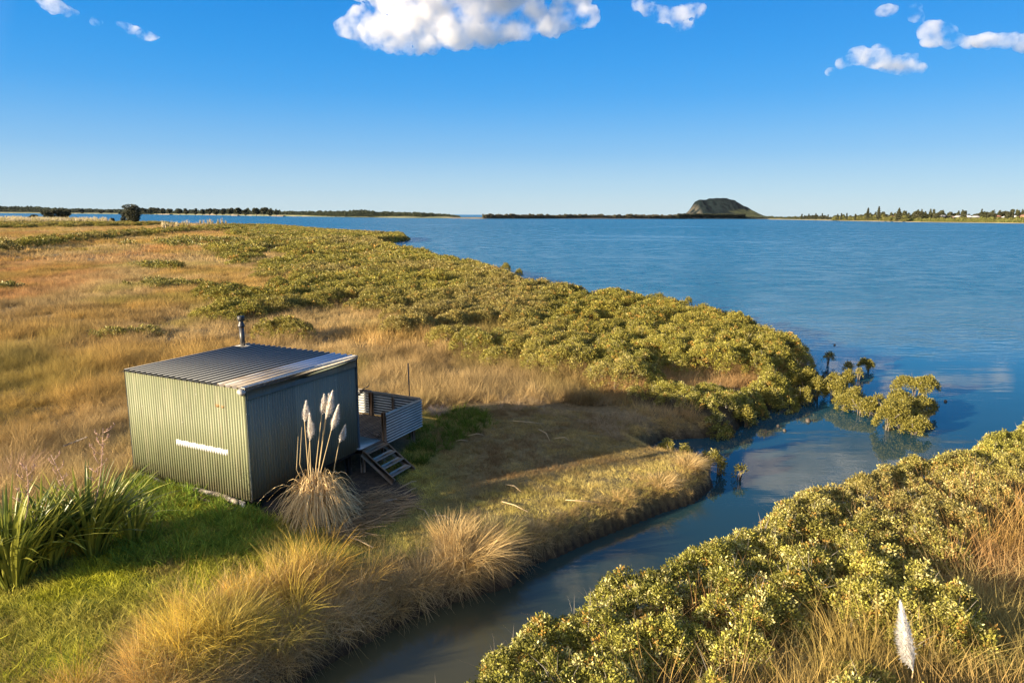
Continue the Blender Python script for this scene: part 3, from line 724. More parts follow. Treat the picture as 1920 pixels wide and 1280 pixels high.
def roof_mat():
    m, nt = new_mat('dark_roof_sheet'); L = nt.links
    tc = N(nt, 'ShaderNodeTexCoord'); sx = N(nt, 'ShaderNodeSeparateXYZ'); L.new(tc.outputs['Object'], sx.inputs[0])
    mp = N(nt, 'ShaderNodeMapping'); mp.inputs['Scale'].default_value = (5, .6, 5); L.new(tc.outputs['Object'], mp.inputs[0])
    n = noise(nt, 2, 6, .65, mp.outputs[0]); n2 = noise(nt, 9, 3, .6, mp.outputs[0])
    navy = ramp(nt, n.outputs[0], [(.3, (.022, .024, .025)), (.55, (.032, .035, .036)), (.75, (.06, .06, .058))])
    navy = mixc(nt, mapr(nt, n2.outputs[0], .74, .78), navy, (.5, .5, .5))
    old = ramp(nt, n.outputs[0], [(.3, (.52, .47, .38)), (.5, (.36, .29, .21)), (.7, (.60, .56, .50))])
    old = mixc(nt, mapr(nt, sx.outputs[1], 1.6, 2.6), old, (.55, .57, .64))
    navy = mixc(nt, mapr(nt, sx.outputs[2], HH + .055, HH + .062, 0., .9), navy, (.36, .365, .35))  # sunlit look of the rib crests put into the colour
    old = mixc(nt, mapr(nt, sx.outputs[2], HH + .012, HH + .05, .75, 0.), old, (.12, .11, .10))  # valleys coloured darker, painting in the shade between the ribs
    col = mixc(nt, mapr(nt, sx.outputs[0], -.80, -.79), navy, old)
    p = N(nt, 'ShaderNodeBsdfPrincipled', Roughness=.6); L.new(col, p.inputs['Base Color']); p.inputs['Specular IOR Level'].default_value = .2
    o = N(nt, 'ShaderNodeOutputMaterial'); L.new(p.outputs[0], o.inputs['Surface']); return m
LX, LY, HH = 3.95, 3.80, 2.60
M_ROOF = roof_mat()

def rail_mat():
    m, nt = new_mat('shade_banded_railing'); L = nt.links
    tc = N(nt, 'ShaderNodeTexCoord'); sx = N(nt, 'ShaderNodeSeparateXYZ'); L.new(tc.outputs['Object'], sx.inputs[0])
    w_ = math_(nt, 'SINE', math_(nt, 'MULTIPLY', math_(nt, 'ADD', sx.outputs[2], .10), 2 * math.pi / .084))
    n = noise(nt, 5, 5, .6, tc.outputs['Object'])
    lit_band = ramp(nt, n.outputs[0], [(.3, (.50, .50, .47)), (.7, (.36, .37, .35))])
    col = mixc(nt, mapr(nt, w_, -.55, .25), (.075, .08, .082), lit_band)  # dark bands paint the shade of each corrugation into the colour
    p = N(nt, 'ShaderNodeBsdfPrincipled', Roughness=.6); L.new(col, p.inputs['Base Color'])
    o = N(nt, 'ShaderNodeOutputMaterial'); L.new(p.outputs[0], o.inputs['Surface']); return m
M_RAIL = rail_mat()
RZ = math.atan2(E1[1], E1[0])
LX, LY, HH = 3.95, 3.80, 2.60
hut = thing('hut', (SH_C[0], SH_C[1], ZB), 'boxy olive green corrugated iron hut with a flat ribbed roof on the grassy creek bank', 'hut', rz=RZ)
jag = lambda u: 0.0 * u
m = MB(); corr(m, (-LX, 0, 0), (1, 0, 0), (0, 0, 1), (0, -1, 0), LX, HH, .0805, .0165); o = m.build('wall', M_WALL, hut); o['label'] = 'sunlit olive wall with a painted white stripe'
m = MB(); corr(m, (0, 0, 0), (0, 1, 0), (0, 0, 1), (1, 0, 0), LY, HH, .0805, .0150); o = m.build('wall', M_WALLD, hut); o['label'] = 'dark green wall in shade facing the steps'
m = MB(); corr(m, (-LX, 0, 0), (0, 1, 0), (0, 0, 1), (-1, 0, 0), LY, HH, .0805, .0115); m.build('wall', M_WALL, hut)
m = MB(); corr(m, (-LX, LY, 0), (1, 0, 0), (0, 0, 1), (0, 1, 0), LX, HH, .0805, .0115); m.build('wall', M_WALL, hut)
m = MB(); corr(m, (-LX - .05, -.05, HH + .035), (1, 0, 0), (0, 1, 0), (0, 0, 1), LX + .02, LY + .13, .197, .030, prof='rib'); m.build('roof', M_ROOF, hut)
m = MB(); corr(m, (-LX + 1.62, -.0025, .97), (1, 0, 0), (0, 0, 1), (0, -1, 0), 1.66, .14, .0805, .0165, th=.002, phase=(1.62 / .0805) % 1, edge=lambda u: .008 * np.sin(u * 23)); m.build('painted_stripe', M_STRIPE, hut)
for x, w_, h_ in ((-.93, .10, .07), (-.76, .08, .055)):
    m = MB(); corr(m, (x, -.0025, 2.09), (1, 0, 0), (0, 0, 1), (0, -1, 0), w_, h_, .0805, .0165, th=.002, phase=((LX + x) / .0805) % 1); m.build('paint_mark', M_ORANGE, hut)
m = MB(); m.box((.022, 1.92, HH - .115), (.016, LY - .02, .27)); m.build('fascia', M_WALLD, hut)
m = MB(); m.box((-.02, LY / 2 + .02, HH + .045), (.13, LY + .12, .022), jit=.002); m.box((.034, LY / 2 + .02, HH + .0), (.008, LY + .12, .085), jit=.002); m.build('roof_flashing', M_SILV, hut)
m = MB(); m.tube([(-.10, -.085, HH - .03), (-.03, -.075, HH - .05), (.035, -.045, HH - .09)], [.055, .075, .06], 12); o = m.build('gutter_end', M_SILV, hut, True)
m = MB(); m.box((.018, -.016, HH / 2), (.03, .03, HH - .02)); m.build('corner_trim', M_WALLD, hut)
m = MB(); m.box((.02, LY + .02, HH / 2 - .02), (.045, .06, HH + .0)); m.build('corner_trim', simple('blue_grey_trim', (.09, .14, .17), (.06, .10, .13), 3, rough=.5), hut)
m = MB(); m.box((-LX - .016, -.012, HH / 2), (.02, .02, HH - .02)); m.build('corner_trim', M_WALLD, hut)
m = MB(); m.box((-LX / 2, LY / 2, -.02), (LX - .12, LY - .12, .16)); m.build('floor_frame', M_FRAME, hut)
m = MB(); xs = np.linspace(-LX - .08, -.35, 26)
m.tube([(x, -.03 + .03 * math.sin(x * 5), -.075 + .02 * math.sin(x * 3.1) + .02 * random.random()) for x in xs], [.062 + .022 * random.random() for _ in xs], 10)
m.build('skid_log', M_LOG, hut, True)
m = MB()
for k in range(7):
    x = -1.0 + k * .13; m.box((x, -.045 - .02 * random.random(), -.10), (.16, .02, .10 + .05 * random.random()), jit=.012)
m.build('torn_flashing', M_SILV, hut)
for x, y in ((-.2, .35), (-.2, 2.0), (-.2, 3.6), (-2, 3.6), (-3.7, 3.6), (-3.7, 2.0), (-2, .6)):
    m = MB(); m.box((x, y, -.45), (.14, .14, .75)); m.build('pile', M_FRAME, hut)
fl = MB(); fl.tube([(-3.68, 3.42, HH + .0), (-3.69, 3.42, HH + .62)], .068, 16); fo = fl.build('flue', M_FLUE, hut, True)
m = MB(); m.tube([(-3.69, 3.42, HH + .60), (-3.69, 3.42, HH + .64), (-3.69, 3.42, HH + .66), (-3.69, 3.42, HH + .76), (-3.69, 3.42, HH + .80)], [.07, .098, .095, .055, .05], 16); m.build('flue_collar', M_FLUE, fo, True)
m = MB(); m.tube([(-3.69, 3.42, HH + .78), (-3.69, 3.42, HH + .80), (-3.69, 3.42, HH + .91), (-3.69, 3.42, HH + .93)], [.07, .10, .10, .085], 16); m.build('flue_cap', M_DARK, fo, True)
m = MB(); m.box((-3.68, 3.42, HH + .065), (.34, .30, .02), jit=.004); m.build('flue_flashing', M_SILV, fo)

# ------------------------------------------------------------------ deck and steps
deck = thing('deck', (*shp(0, 3.8), ZB), 'raised timber deck with corrugated iron railing at the far side of the hut', 'deck', rz=RZ)
DX, DY = .16, 2.78
m = MB()
x = -3.0
while x < DX - .02:
    m.box((x + .045, DY / 2 + .05, .035), (.088, DY - .1, .03)); x += .094
m.build('deck_boards', M_DECK, deck)
m = MB(); m.box((-.25, .38, .058), (.80, .92, .010), jit=.001); m.build('plywood_sheet', M_PLY, deck)
m = MB()
for y in np.linspace(.05, DY - .04, 6): m.box((-1.42, y, -.055), (3.12, .045, .14))
m.box((DX + .002, DY / 2, -.055), (.045, DY, .14)); m.build('deck_frame', M_TIMB, deck)
for x, y in ((.05, .12), (.05, 1.05), (.05, 2.62), (-1.5, 2.66), (-2.9, 2.66), (-1.5, .15)):
    m = MB(); m.box((x, y, -.42), (.10, .10, .62)); m.build('pile', M_TIMB, deck)
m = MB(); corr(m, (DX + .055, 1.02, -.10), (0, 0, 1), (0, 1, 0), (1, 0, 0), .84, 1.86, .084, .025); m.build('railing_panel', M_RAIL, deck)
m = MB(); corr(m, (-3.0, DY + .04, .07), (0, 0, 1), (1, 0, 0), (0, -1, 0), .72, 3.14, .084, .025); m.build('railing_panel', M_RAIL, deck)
for i, (x, y, h, sz_) in enumerate(((DX + .02, .95, .98, .10), (DX - .01, DY - .03, .78, .08), (-.78, DY - .01, .74, .07), (-1.62, DY - .02, .80, .12), (-2.95, DY - .02, .8, .09))):
    m = MB(); m.box((x, y, h / 2 - (.12 if i == 0 else 0)), (sz_, sz_, h)); m.build('railing_post', M_POST if i != 2 else M_TIMB, deck)
m = MB(); m.box((DX + .04, 1.92, .765), (.13, 1.9, .035)); m.build('cap_rail', M_ZINC, deck)
m = MB(); m.box((-.72, DY + .02, .815), (1.85, .10, .035)); m.build('cap_rail', M_TIMB, deck)
m = MB(); m.box((-2.3, DY + .02, .83), (1.3, .10, .035)); m.build('cap_rail', M_LOG, deck)

steps = thing('steps', (*shp(DX + .03, 3.8), ZB), 'short open wooden steps leading from the grass up to the deck', 'steps', rz=RZ)
sy0, sy1, run, drop = -.06, .90, 1.02, .70
for yy in (sy0, sy1):
    m = MB(); m.bar((.0, yy, -.035), (run, yy, -drop), .045, .20); m.build('stringer', M_TIMB, steps)
for k in range(4):
    t = (k + .35) / 4.0; m = MB()
    m.box((run * t, (sy0 + sy1) / 2, -.00 - drop * t + .03), (.21, sy1 - sy0 - .05, .035)); m.build('tread', M_PLY if k else M_TIMB, steps)

def put(name, mb, mat, label, cat, group=None, smooth=False, loc=None):
    o = mb.build(name, mat, None, smooth); return tag(o, label, cat, group)
# pole, boards, planks
x, y, z = *shp(-.35, 3.8 + DY + .25), .5
m = MB(); m.tube([(x, y, z), (x + .01, y, z + 1.5), (x - .01, y, 2.98)], .02, 8); put('pole', m, M_DARK, 'thin dark metal pole standing upright behind the deck railing', 'pole')
m = MB(); a = shp(-2.35, 3.8 + DY - .1); b = shp(-1.75, 3.8 + DY + .02); m.bar((*a, ZB + .62), (*b, ZB + .98), .10, .03); put('loose_board', m, M_LOG, 'short pale board leaning up over the back railing of the deck', 'board')
m = MB(); a = shp(-.35, 5.0); b = shp(-.08, 4.86); m.bar((*a, ZB + .09), (*b, ZB + .09), .06, .05); put('wood_offcut', m, M_TIMB, 'small grey wood offcut lying on the deck beside the post', 'wood block')
m = MB(); a = gp(418, 951); b = gp(462, 967); m.bar((a[0], a[1], a[2] + .07), (b[0], b[1], b[2] + .05), .10, .03); put('plank', m, simple('blue_grey_board', (.30, .36, .45), (.2, .25, .33), 6, rough=.6), 'narrow blue grey plank on the bare earth before the hut corner', 'plank')
m = MB(); a = gp(360, 934); b = gp(392, 946); m.bar((a[0], a[1], a[2] + .09), (b[0], b[1], b[2] + .07), .08, .03); put('plank', m, M_LOG, 'bleached pale plank lying in the green weeds below the hut wall', 'plank')
m = MB(); a = gp(122, 858); b = gp(165, 842); m.bar((a[0], a[1], a[2] + .35), (b[0], b[1], b[2] + .38), .07, .03); put('plank', m, M_LOG, 'weathered grey plank half buried in the rushes left of the hut', 'plank')

sticks = [((1010, 808), (1031, 829), 'in the shaded back of the lawn'), ((1040, 825), (1068, 829), 'on the brown shaded earth'), ((941, 944), (990, 963), 'bent, on the sunlit lawn edge'),
          ((948, 912), (976, 924), 'hooked, at the rim of the hut shadow'), ((1060, 941), (1125, 945), 'long and straight on the sunlit bank towards the point'), ((782, 956), (805, 973), 'beside the pale lawn grass before the shadow'),
          ((811, 970), (852, 980), 'near the tussocks of the creek edge'), ((750, 918), (781, 905), 'below the bottom step'), ((757, 931), (780, 918), 'just in front of the step stalk'),
          ((680, 956), (729, 944), 'long, beside the pampas clump'), ((855, 830), (877, 829), 'in the shade right of the deck'), ((878, 820), (907, 818), 'pale, in the shade beyond the deck corner'), ((960, 792), (1021, 797), 'along the low sedge behind the lawn'),
          ((700, 1031), (640, 1005), 'at the foot of the pampas clump')]
for (a, b, wh) in sticks:
    A = gp(*a); B = gp(*b); m = MB(); c = [(A[k] + B[k]) / 2 for k in range(3)]; nrm = random.uniform(-.09, .09)
    m.tube([(A[0], A[1], A[2] + .06), (c[0] + nrm, c[1] + nrm, c[2] + .10), (B[0], B[1], B[2] + .05)], [.014, .012, .008], 6)
    put('fallen_stalk', m, M_LOG if False else simple('dry_stalk', (.50, .38, .22), (.38, .27, .15), 5, rough=.9) if 'dry_stalk' not in bpy.data.materials else bpy.data.materials['dry_stalk'], 'dry fallen stalk lying ' + wh, 'stalk', 'fallen pampas stalks on the lawn', True)

# ------------------------------------------------------------------ pampas, flax and distinct tussocks
def solid_leaf(name, c1, c2, transl=.3, rough=.5, var=.3, gloss=.0):
    m, nt = new_mat(name); L = nt.links
    g = N(nt, 'ShaderNodeNewGeometry'); col = ramp(nt, g.outputs['Random Per Island'], [(0, c1), (1, c2)])
    d = N(nt, 'ShaderNodeBsdfPrincipled', Roughness=rough); L.new(col, d.inputs['Base Color']); d.inputs['Specular IOR Level'].default_value = .3 + gloss
    tr = N(nt, 'ShaderNodeBsdfTranslucent'); L.new(col, tr.inputs[0]); mx = N(nt, 'ShaderNodeMixShader'); mx.inputs[0].default_value = transl
    L.new(d.outputs[0], mx.inputs[1]); L.new(tr.outputs[0], mx.inputs[2]); o = N(nt, 'ShaderNodeOutputMaterial'); L.new(mx.outputs[0], o.inputs['Surface']); return m
M_STRAW = solid_leaf('straw_leaf', (.52, .35, .14), (.88, .66, .34), .2)
M_STALK = solid_leaf('pale_stalk', (.42, .31, .16), (.50, .38, .2), .0)
M_PLUME = solid_leaf('feathery_plume', (.86, .78, .69), (.95, .90, .83), .3)
M_PLUMEW = solid_leaf('white_plume', (.90, .87, .82), (.97, .95, .92), .5)
M_FLAX = solid_leaf('flax_leaf', (.085, .13, .025), (.38, .37, .06), .3, .38, gloss=.25)
M_TUSSK = solid_leaf('golden_tussock', (.42, .27, .09), (.70, .52, .24), .25)
M_POD = solid_leaf('seed_stalk', (.36, .22, .17), (.50, .33, .26), .1)

def plume(base, tip, r, seed, n=900, lean=(.25, .1)):
    """feather of thin fibres along an axis, all sweeping up and to the lee side"""
    g = np.random.default_rng(seed); base = np.array(base, float); tip = np.array(tip, float); ax = tip - base; L = np.linalg.norm(ax); ax /= L
    t = g.random(n) ** .85 * .93; az = g.uniform(0, 2 * np.pi, n); prof = np.sin(np.pi * np.clip(t, 0.03, 1) ** .62) ** .85 * (1 - .35 * t)
    x = np.cross(ax, [0.3, 1, 0]); x /= np.linalg.norm(x); y = np.cross(ax, x)
    rad = x[None] * np.cos(az)[:, None] + y[None] * np.sin(az)[:, None]; ln = L * g.uniform(.12, .34, n)
    P0 = base + ax * (t * L)[:, None] + rad * (r * .15 * prof)[:, None]
    out_ = (r * prof * g.uniform(.4, 1.15, n))[:, None] * rad + np.array([lean[0], lean[1], 0]) * (r * prof)[:, None] * 1.2
    P1 = P0 + ax * (ln * .55)[:, None] + out_ * .75; P2 = P0 + ax * (ln * .8)[:, None] + out_ * g.uniform(.9, 1.5, (n, 1)) - np.array([0, 0, 1.]) * g.uniform(0, .06, (n, 1))
    W = np.cross(ax, rad) * .0042
    V = np.stack([P0 - W, P0 + W, P1 + W * 1.3, P1 - W * 1.3, P2], 1).reshape(-1, 3); b = np.arange(n) * 5
    return V, [np.stack([b, b + 1, b + 2, b + 3], 1), np.stack([b + 3, b + 2, b + 4], 1)]
def fountain(n, seed, h, r0, wd, bend=1.0, droop=.55, spread=.5, segs=6, hv=.45):
    V, F, T = blades(n, seed, r0, (h * (1 - hv), h), wd, bend, spread, segs, droop); return V, F

bx, by, bz = gp(599, 975)
pam = thing('pampas_clump', (bx, by, bz), 'straw coloured pampas clump with tall feathery plumes beside the hut steps', 'pampas grass')
def arcs(n, seed, Rr, H, wd, r0=.28, S=8):
    g = np.random.default_rng(seed); az = g.uniform(0, 2 * np.pi, n); D = np.stack([np.cos(az), np.sin(az), 0 * az], 1)
    rr = Rr * g.uniform(.2, 1.15, n); hh = H * g.uniform(.3, 1.2, n) * (1.15 - .35 * rr / Rr); fall = g.uniform(.55, 1.15, n); b0 = D * (r0 * np.sqrt(g.random(n)))[:, None]
    W = np.stack([-np.sin(az), np.cos(az), 0 * az], 1) + g.normal(0, .4, (n, 3)); W /= np.linalg.norm(W, axis=1)[:, None]
    sw = g.normal(0, .4, n); V = []
    for k in range(S + 1):
        u = k / S; c = b0 + D * (rr * (.22 * u + .78 * u ** 1.8))[:, None] + W * (sw * u * u)[:, None] * .5
        c[:, 2] += hh * (2.3 * u - (1.5 + .75 * fall) * u ** 2.2 * 1.0)
        c[:, 2] = np.maximum(c[:, 2], .01 + .05 * u * g.random(n)); ww = wd * (1 - .8 * u ** 2) * .5
        V += [c - W * ww, c + W * ww]
    V = np.stack(V, 1).reshape(-1, 3); b = np.arange(n) * 2 * (S + 1)
    return V, [np.concatenate([np.stack([b + 2 * k, b + 2 * k + 1, b + 2 * k + 3, b + 2 * k + 2], 1) for k in range(S)])]
V1, F1 = arcs(1100, 31, .74, 1.35, .021)
mesh_np('foliage', V1, F1, M_STRAW, pam)
pls = [((573, 755), (571, 791), (578, 880)), ((580, 780), (581, 826), (583, 890)), ((607, 742), (603, 778), (592, 880)), ((622, 737), (611, 786), (597, 885)), ((616, 741), (611, 775), (596, 890)), ((633, 763), (621, 807), (600, 890)), ((646, 799), (636, 829), (628, 870))]
for i, (tp, bt, rt) in enumerate(pls):
    yy = by + [-.1, -.15, .05, .0, .1, -.05, .25][i]
    T_, B_, R_ = atd(*tp, yy), atd(*bt, yy), atd(*rt, yy); L0 = np.array([bx, by, bz])
    root = np.array([bx + (R_[0] - bx) * .4, yy, bz + .1])
    m = MB(); m.tube([root - L0, R_ - L0, B_ - L0, (B_ * .4 + T_ * .6) - L0], [.013, .011, .008, .004], 6); so = m.build('stalk', M_STALK, pam, True)
    V, F = plume(B_ - L0, T_ - L0, .085 if i != 6 else .07, 50 + i); mesh_np('plume', V, F, M_PLUME, so)
    for k in range(0): pass
for (rt, tp) in (((556, 880), (559, 818)), ((562, 870), (566, 800)), ((578, 860), (584, 790))):   # bare stalks
    R_, T_ = atd(*rt, by), atd(*tp, by); L0 = np.array([bx, by, bz]); m = MB(); m.tube([np.array([0, 0, .1]), R_ - L0, T_ - L0], [.011, .008, .004], 6); m.build('stalk', M_STALK, pam, True)

# foreground white plume
px_, py_, pz_ = 5.02, 8.0, gz((5.02, 8.0))
wp = thing('pampas_plume', (px_, py_, pz_), 'single white feathery plume standing in the rusty rushes of the near right bank', 'pampas plume')
T_, B_ = atd(1692, 1142, 8.0), atd(1712, 1258, 8.0); L0 = np.array([px_, py_, pz_])
m = MB(); m.tube([np.array([.05, 0, 0]), B_ - L0 + [.0, 0, -.5], B_ - L0, (B_ + T_) / 2 - L0, T_ - L0], [.012, .010, .009, .006, .003], 7); m.build('stalk', M_STALK, wp, True)
V, F = plume(B_ - L0, T_ - L0, .095, 91, 2600, (-.35, -.1)); mesh_np('plume', V, F, M_PLUMEW, wp)

def flax(px, py, n, h, seed, label, stalks=()):
    x, y, z = gp(px, py); t = thing('flax_bush', (x, y, z), label, 'flax', 'flax bushes left of the hut')
    g = np.random.default_rng(seed); V = []; F = []; c = 0; h *= 1.15; n = int(n * 1.25)
    for i in range(n):
        az = g.uniform(0, 2 * np.pi); H = h * g.uniform(.6, 1.05); sp = g.uniform(.02, .5); bd = g.uniform(.0, .6) * (1 if g.random() < .75 else 1.7); w_ = g.uniform(.04, .068)
        D = np.array([np.cos(az), np.sin(az), 0]); W = np.array([-np.sin(az), np.cos(az), 0]); W = W * math.cos(.3) + g.normal(0, .35, 3) * [1, 1, 0]; W /= np.linalg.norm(W)
        b0 = D * g.uniform(0, .22); S = 8; prev = None
        for k in range(S + 1):
            u = k / S; p = b0 + D * H * (sp * u + .55 * bd * u ** 3) + np.array([0, 0, H * (u - .40 * bd * u ** 2.6 - .25 * sp * u)])
            p[0] += .10 * u * u * H
            ww = w_ * (.55 + 1.2 * u) * (1 - u ** 3.2) * .5 + .001
            nn = np.cross(W, D * .4 + np.array([0, 0, 1])); nn /= np.linalg.norm(nn)
            V += [p - W * ww, p + nn * ww * .55, p + W * ww]
        for k in range(S):
            q = c + 3 * k; F += [[q, q + 1, q + 4, q + 3], [q + 1, q + 2, q + 5, q + 4]]
        c += 3 * (S + 1)
    mesh_np('leaves', V, [np.array(F)], M_FLAX, t)
    L0 = np.array([x, y, z])
    for (rt, tp, br) in stalks:
        A, B = atd(*rt, y), atd(*tp, y); m = MB(); A2 = A - L0; B2 = B - L0
        pts = [A2 * (1 - u) + B2 * u + np.array([.04 * math.sin(u * 4), .05 * math.sin(u * 3), 0]) for u in np.linspace(0, 1, 7)]
        m.tube(pts, np.linspace(.014, .005, 7), 6)
        for k in range(br):
            u = .45 + .55 * k / br; p = A2 * (1 - u) + B2 * u; sgn = 1 if k % 2 else -1
            e = p + np.array([sgn * g.uniform(.08, .2), g.uniform(-.1, .1), g.uniform(.08, .2)]); m.tube([p, (p + e) / 2 + [0, 0, -.02], e], [.006, .005, .004], 5)
            for j in range(5):
                f = p + (e - p) * g.uniform(.4, 1.05) + g.normal(0, .012, 3); m.tube([f, f + g.normal(0, .02, 3) + [0, 0, .035]], [.009, .004], 4)
        m.build('flower_stalk', M_POD, t)
    return t
flax(28, 1098, 190, 1.85, 1, 'large flax bush with upright sword leaves at the left edge of the photo', (((40, 1000), (52, 872), 7),))
flax(175, 1040, 150, 1.75, 2, 'flax bush with drooping sword leaves nearest to the hut', (((168, 980), (196, 802), 12), ((140, 990), (98, 852), 8)))
flax(92, 1062, 110, 1.6, 3, 'middle flax bush squeezed between the left edge flax and the hut side flax')
flax(250, 1010, 34, .9, 4, 'small low flax seedling clump to the lower left of the hut')

def tussock(px, py, n, h, r0, seed, label, mat=None, lean=(.3, -.1), bend=.9, droop=.35, wd=.011, loc=None):
    x, y, z = gp(px, py) if loc is None else loc
    V, F, T = blades(n, seed, r0, (h * .55, h), wd, bend, .5, 5, droop)
    k = np.clip(V[:, 2:3], 0, 9) ** 1.4; V = V + k * np.array([lean[0], lean[1], -.08])
    o = mesh_np('tussock', V, F, mat or M_TUSSK); o.location = (x, y, z - .02); tag(o, label, 'tussock', 'golden tussocks along the creek'); return o
tussock(878, 1068, 900, 1.05, .42, 11, 'large golden tussock sweeping out over the dark creek near the middle of the bank', lean=(.55, -.25))
tussock(1290, 912, 520, .62, .3, 12, 'round pale tussock fanning over the water at the tip of the bank', lean=(.3, -.2), bend=1.1)
tussock(1240, 905, 400, .5, .3, 13, 'smaller golden tussock inland of the pale tip tussock', lean=(.2, -.2), bend=1.1)
tussock(845, 1020, 500, .85, .3, 14, 'upright tussock with pale tips on the lawn edge above the big creek tussock', lean=(.1, 0), bend=.4, droop=.1)
tussock(930, 1010, 520, .75, .35, 17, 'olive gold tussock right of the upright lawn edge tussock', solid_leaf('olive_tussock', (.30, .25, .07), (.50, .40, .13), .25), lean=(.2, -.1), bend=.6)
tussock(1455, 1290, 160, .9, .12, 15, 'pale arching grass tuft at the bottom edge between the mangroves and the white plume', solid_leaf('pale_arching_leaf', (.42, .38, .16), (.62, .56, .26), .3), lean=(.25, 0), bend=1.2, droop=.5, wd=.016)
tussock(820, 778, 260, .55, .2, 16, 'dead grey pink twiggy tussock beside the deck corner', solid_leaf('dead_twigs', (.34, .25, .20), (.48, .37, .30), .1), lean=(0, 0), bend=.6, droop=.1, wd=.008)
tussock(20, 905, 420, .95, .5, 18, 'pinkish dead flower heads behind the left edge flax', solid_leaf('pink_dead_heads', (.38, .22, .15), (.52, .34, .24), .2), lean=(.1, 0), bend=.5, droop=.1)
# dead leaves lying round the pampas
def litter():
    A = poly([(590, 985), (660, 925), (700, 905), (770, 925), (760, 955), (700, 990), (640, 1020), (600, 1010)], .6)
    P = wedge(12, 20, 60); P = P[inside(P, A)]; n = len(P)
    rot = np.column_stack([np.zeros(n), rng.normal(1.5, .12, n), rng.normal(-.35, .5, n)])
    g = blades(7, 300, .1, (.5, 1.0), .016, .2, .15, 3); p = protos('dead_leaf', [g, blades(7, 301, .1, (.4, .9), .016, .3, .15, 3)], M_GRASS)
    scatter('fallen_leaves', p, np.column_stack([P, zt(P) + .04]), rot, rng.uniform(.6, 1.1, n), np.array([.42, .30, .17]) * rng.uniform(.6, 1.2, (n, 1)), 'dry straw coloured leaves fallen round the pampas clump', 'fallen leaves')
litter()
V, F = plume((0, 0, 0), (.34, .10, .01), .035, 77, 300, (0, 0)); o = mesh_np('fallen_plume', V, F, M_PLUMEW); q = gp(724, 943); o.location = (q[0] - .1, q[1], q[2] + .06); tag(o, 'small white fallen plume on the dark earth below the steps', 'plume')

# ------------------------------------------------------------------ mangroves standing in the water
M_BARK = simple('grey_mangrove_bark', (.20, .17, .13), (.12, .10, .08), 20, rough=.9)
M_MCROWN = solid_leaf('mangrove_crown', (.10, .10, .02), (.33, .28, .055), .22, .5, gloss=.1)
def bush(px, py, r, h, seed, label, tiers=1, sparse=1.0, z0=0.0, lift=.25):
    global rng
    h *= 1.3; lift *= .4; r *= .98; sparse = max(sparse, .7); x, y = at(px, py, z0); g = np.random.default_rng(seed)
    t = thing('mangrove_bush', (x, y, z0), label, 'mangrove', 'single mangroves standing in the creek mouth')
    D = []
    for k in range(max(3, int(5 * sparse))): a = g.uniform(0, 6.28); d = g.uniform(0, r * .62); D.append((d * math.cos(a), d * math.sin(a), r * g.uniform(.38, .62), h * g.uniform(.5, .95)))
    P, rot = canopy_points(np.array(D), lambda x, y: 150 * sparse)
    P[:, 2] = h * lift + P[:, 2] * (1 - lift)
    V, F, T = bake(G_SPR, P, rot, rng.uniform(.7, 1.2, len(P)) * (1.0)); mesh_np('crown', V, F, M_MCROWN, t)
    m = MB()
    for k in range(7):
        a = g.uniform(0, 6.28); d = r * g.uniform(.2, .8); e = np.array([d * math.cos(a), d * math.sin(a), h * g.uniform(.55, .85)])
        m.tube([np.array([g.normal(0, .05), g.normal(0, .05), -.3]), e * [.35, .35, .45] + g.normal(0, .03, 3), e], [.022, .016, .008], 5)
    m.build('branches', M_BARK, t)
    return t
B = bush
B(1627, 695, .46, .5, 1, 'small round mangrove alone in open water beyond the twiggy pair', lift=.3)
B(1592, 698, .28, .6, 2, 'thin twiggy mangrove just left of the small round one', sparse=.5)
B(1610, 712, .24, .5, 3, 'wispy mangrove stem between the twiggy one and the shore bushes', sparse=.5)
B(1716, 742, .85, .80, 4, 'flat topped outer mangrove farthest out in the channel', lift=.45)
B(1710, 778, .80, .75, 5, 'broad low mangrove directly in front of the flat topped outer one', lift=.4)
B(1662, 806, .60, .95, 6, 'bushy mangrove with a dark mirror image below it', lift=.15)
B(1712, 814, .50, .50, 7, 'low mangrove nearest the camera at the end of the row', lift=.3)
B(1614, 778, .62, .60, 8, 'spreading mangrove in the middle of the row standing in the water', lift=.1)
B(1580, 768, .42, .55, 9, 'low mangrove at the inner end of the middle row', lift=.1)
B(1648, 766, .35, .5, 10, 'small mangrove squeezed behind the middle of the row', sparse=.7, lift=.1)
B(1530, 748, .5, .85, 11, 'dense mangrove at the water edge of the thicket tip', lift=.1)
B(1500, 758, .45, .7, 12, 'low mangrove left of the thicket tip bush', lift=.05)
B(1560, 752, .42, .85, 13, 'upright mangrove at the right corner of the thicket tip', lift=.1)
B(1586, 728, .42, .70, 14, 'orange tinged mangrove behind the middle row', lift=.2)
B(1349, 890, .26, .62, 15, 'small bright mangrove in the creek beside the pale tip tussock', sparse=.9, lift=.2)
B(1385, 900, .2, .34, 16, 'dark leafless looking mangrove twig leaning over the creek', sparse=.5, lift=.3)
B(1322, 872, .2, .4, 17, 'tiny mangrove behind the small bright creek mangrove', sparse=.6, lift=.1)
B(1552, 684, .3, .6, 18, 'tall dark mangrove stem sticking out from the thicket edge', sparse=.5, lift=.4)
B(1566, 744, .5, .8, 41, 'round bush between the thicket corner and the middle row', lift=.1)
B(1596, 760, .45, .6, 42, 'olive bush just left of the spreading middle one', lift=.1)
B(1634, 778, .45, .55, 43, 'low bush between the spreading middle one and the mirrored one', lift=.1)
B(1690, 790, .5, .7, 44, 'bush joining the mirrored mangrove to the broad outer one', lift=.15)
B(1690, 808, .4, .55, 45, 'small bush at the foot of the broad outer mangrove', lift=.1)
B(1512, 738, .5, 1.0, 46, 'tall bush at the edge of the thicket above the calm water', lift=.1)
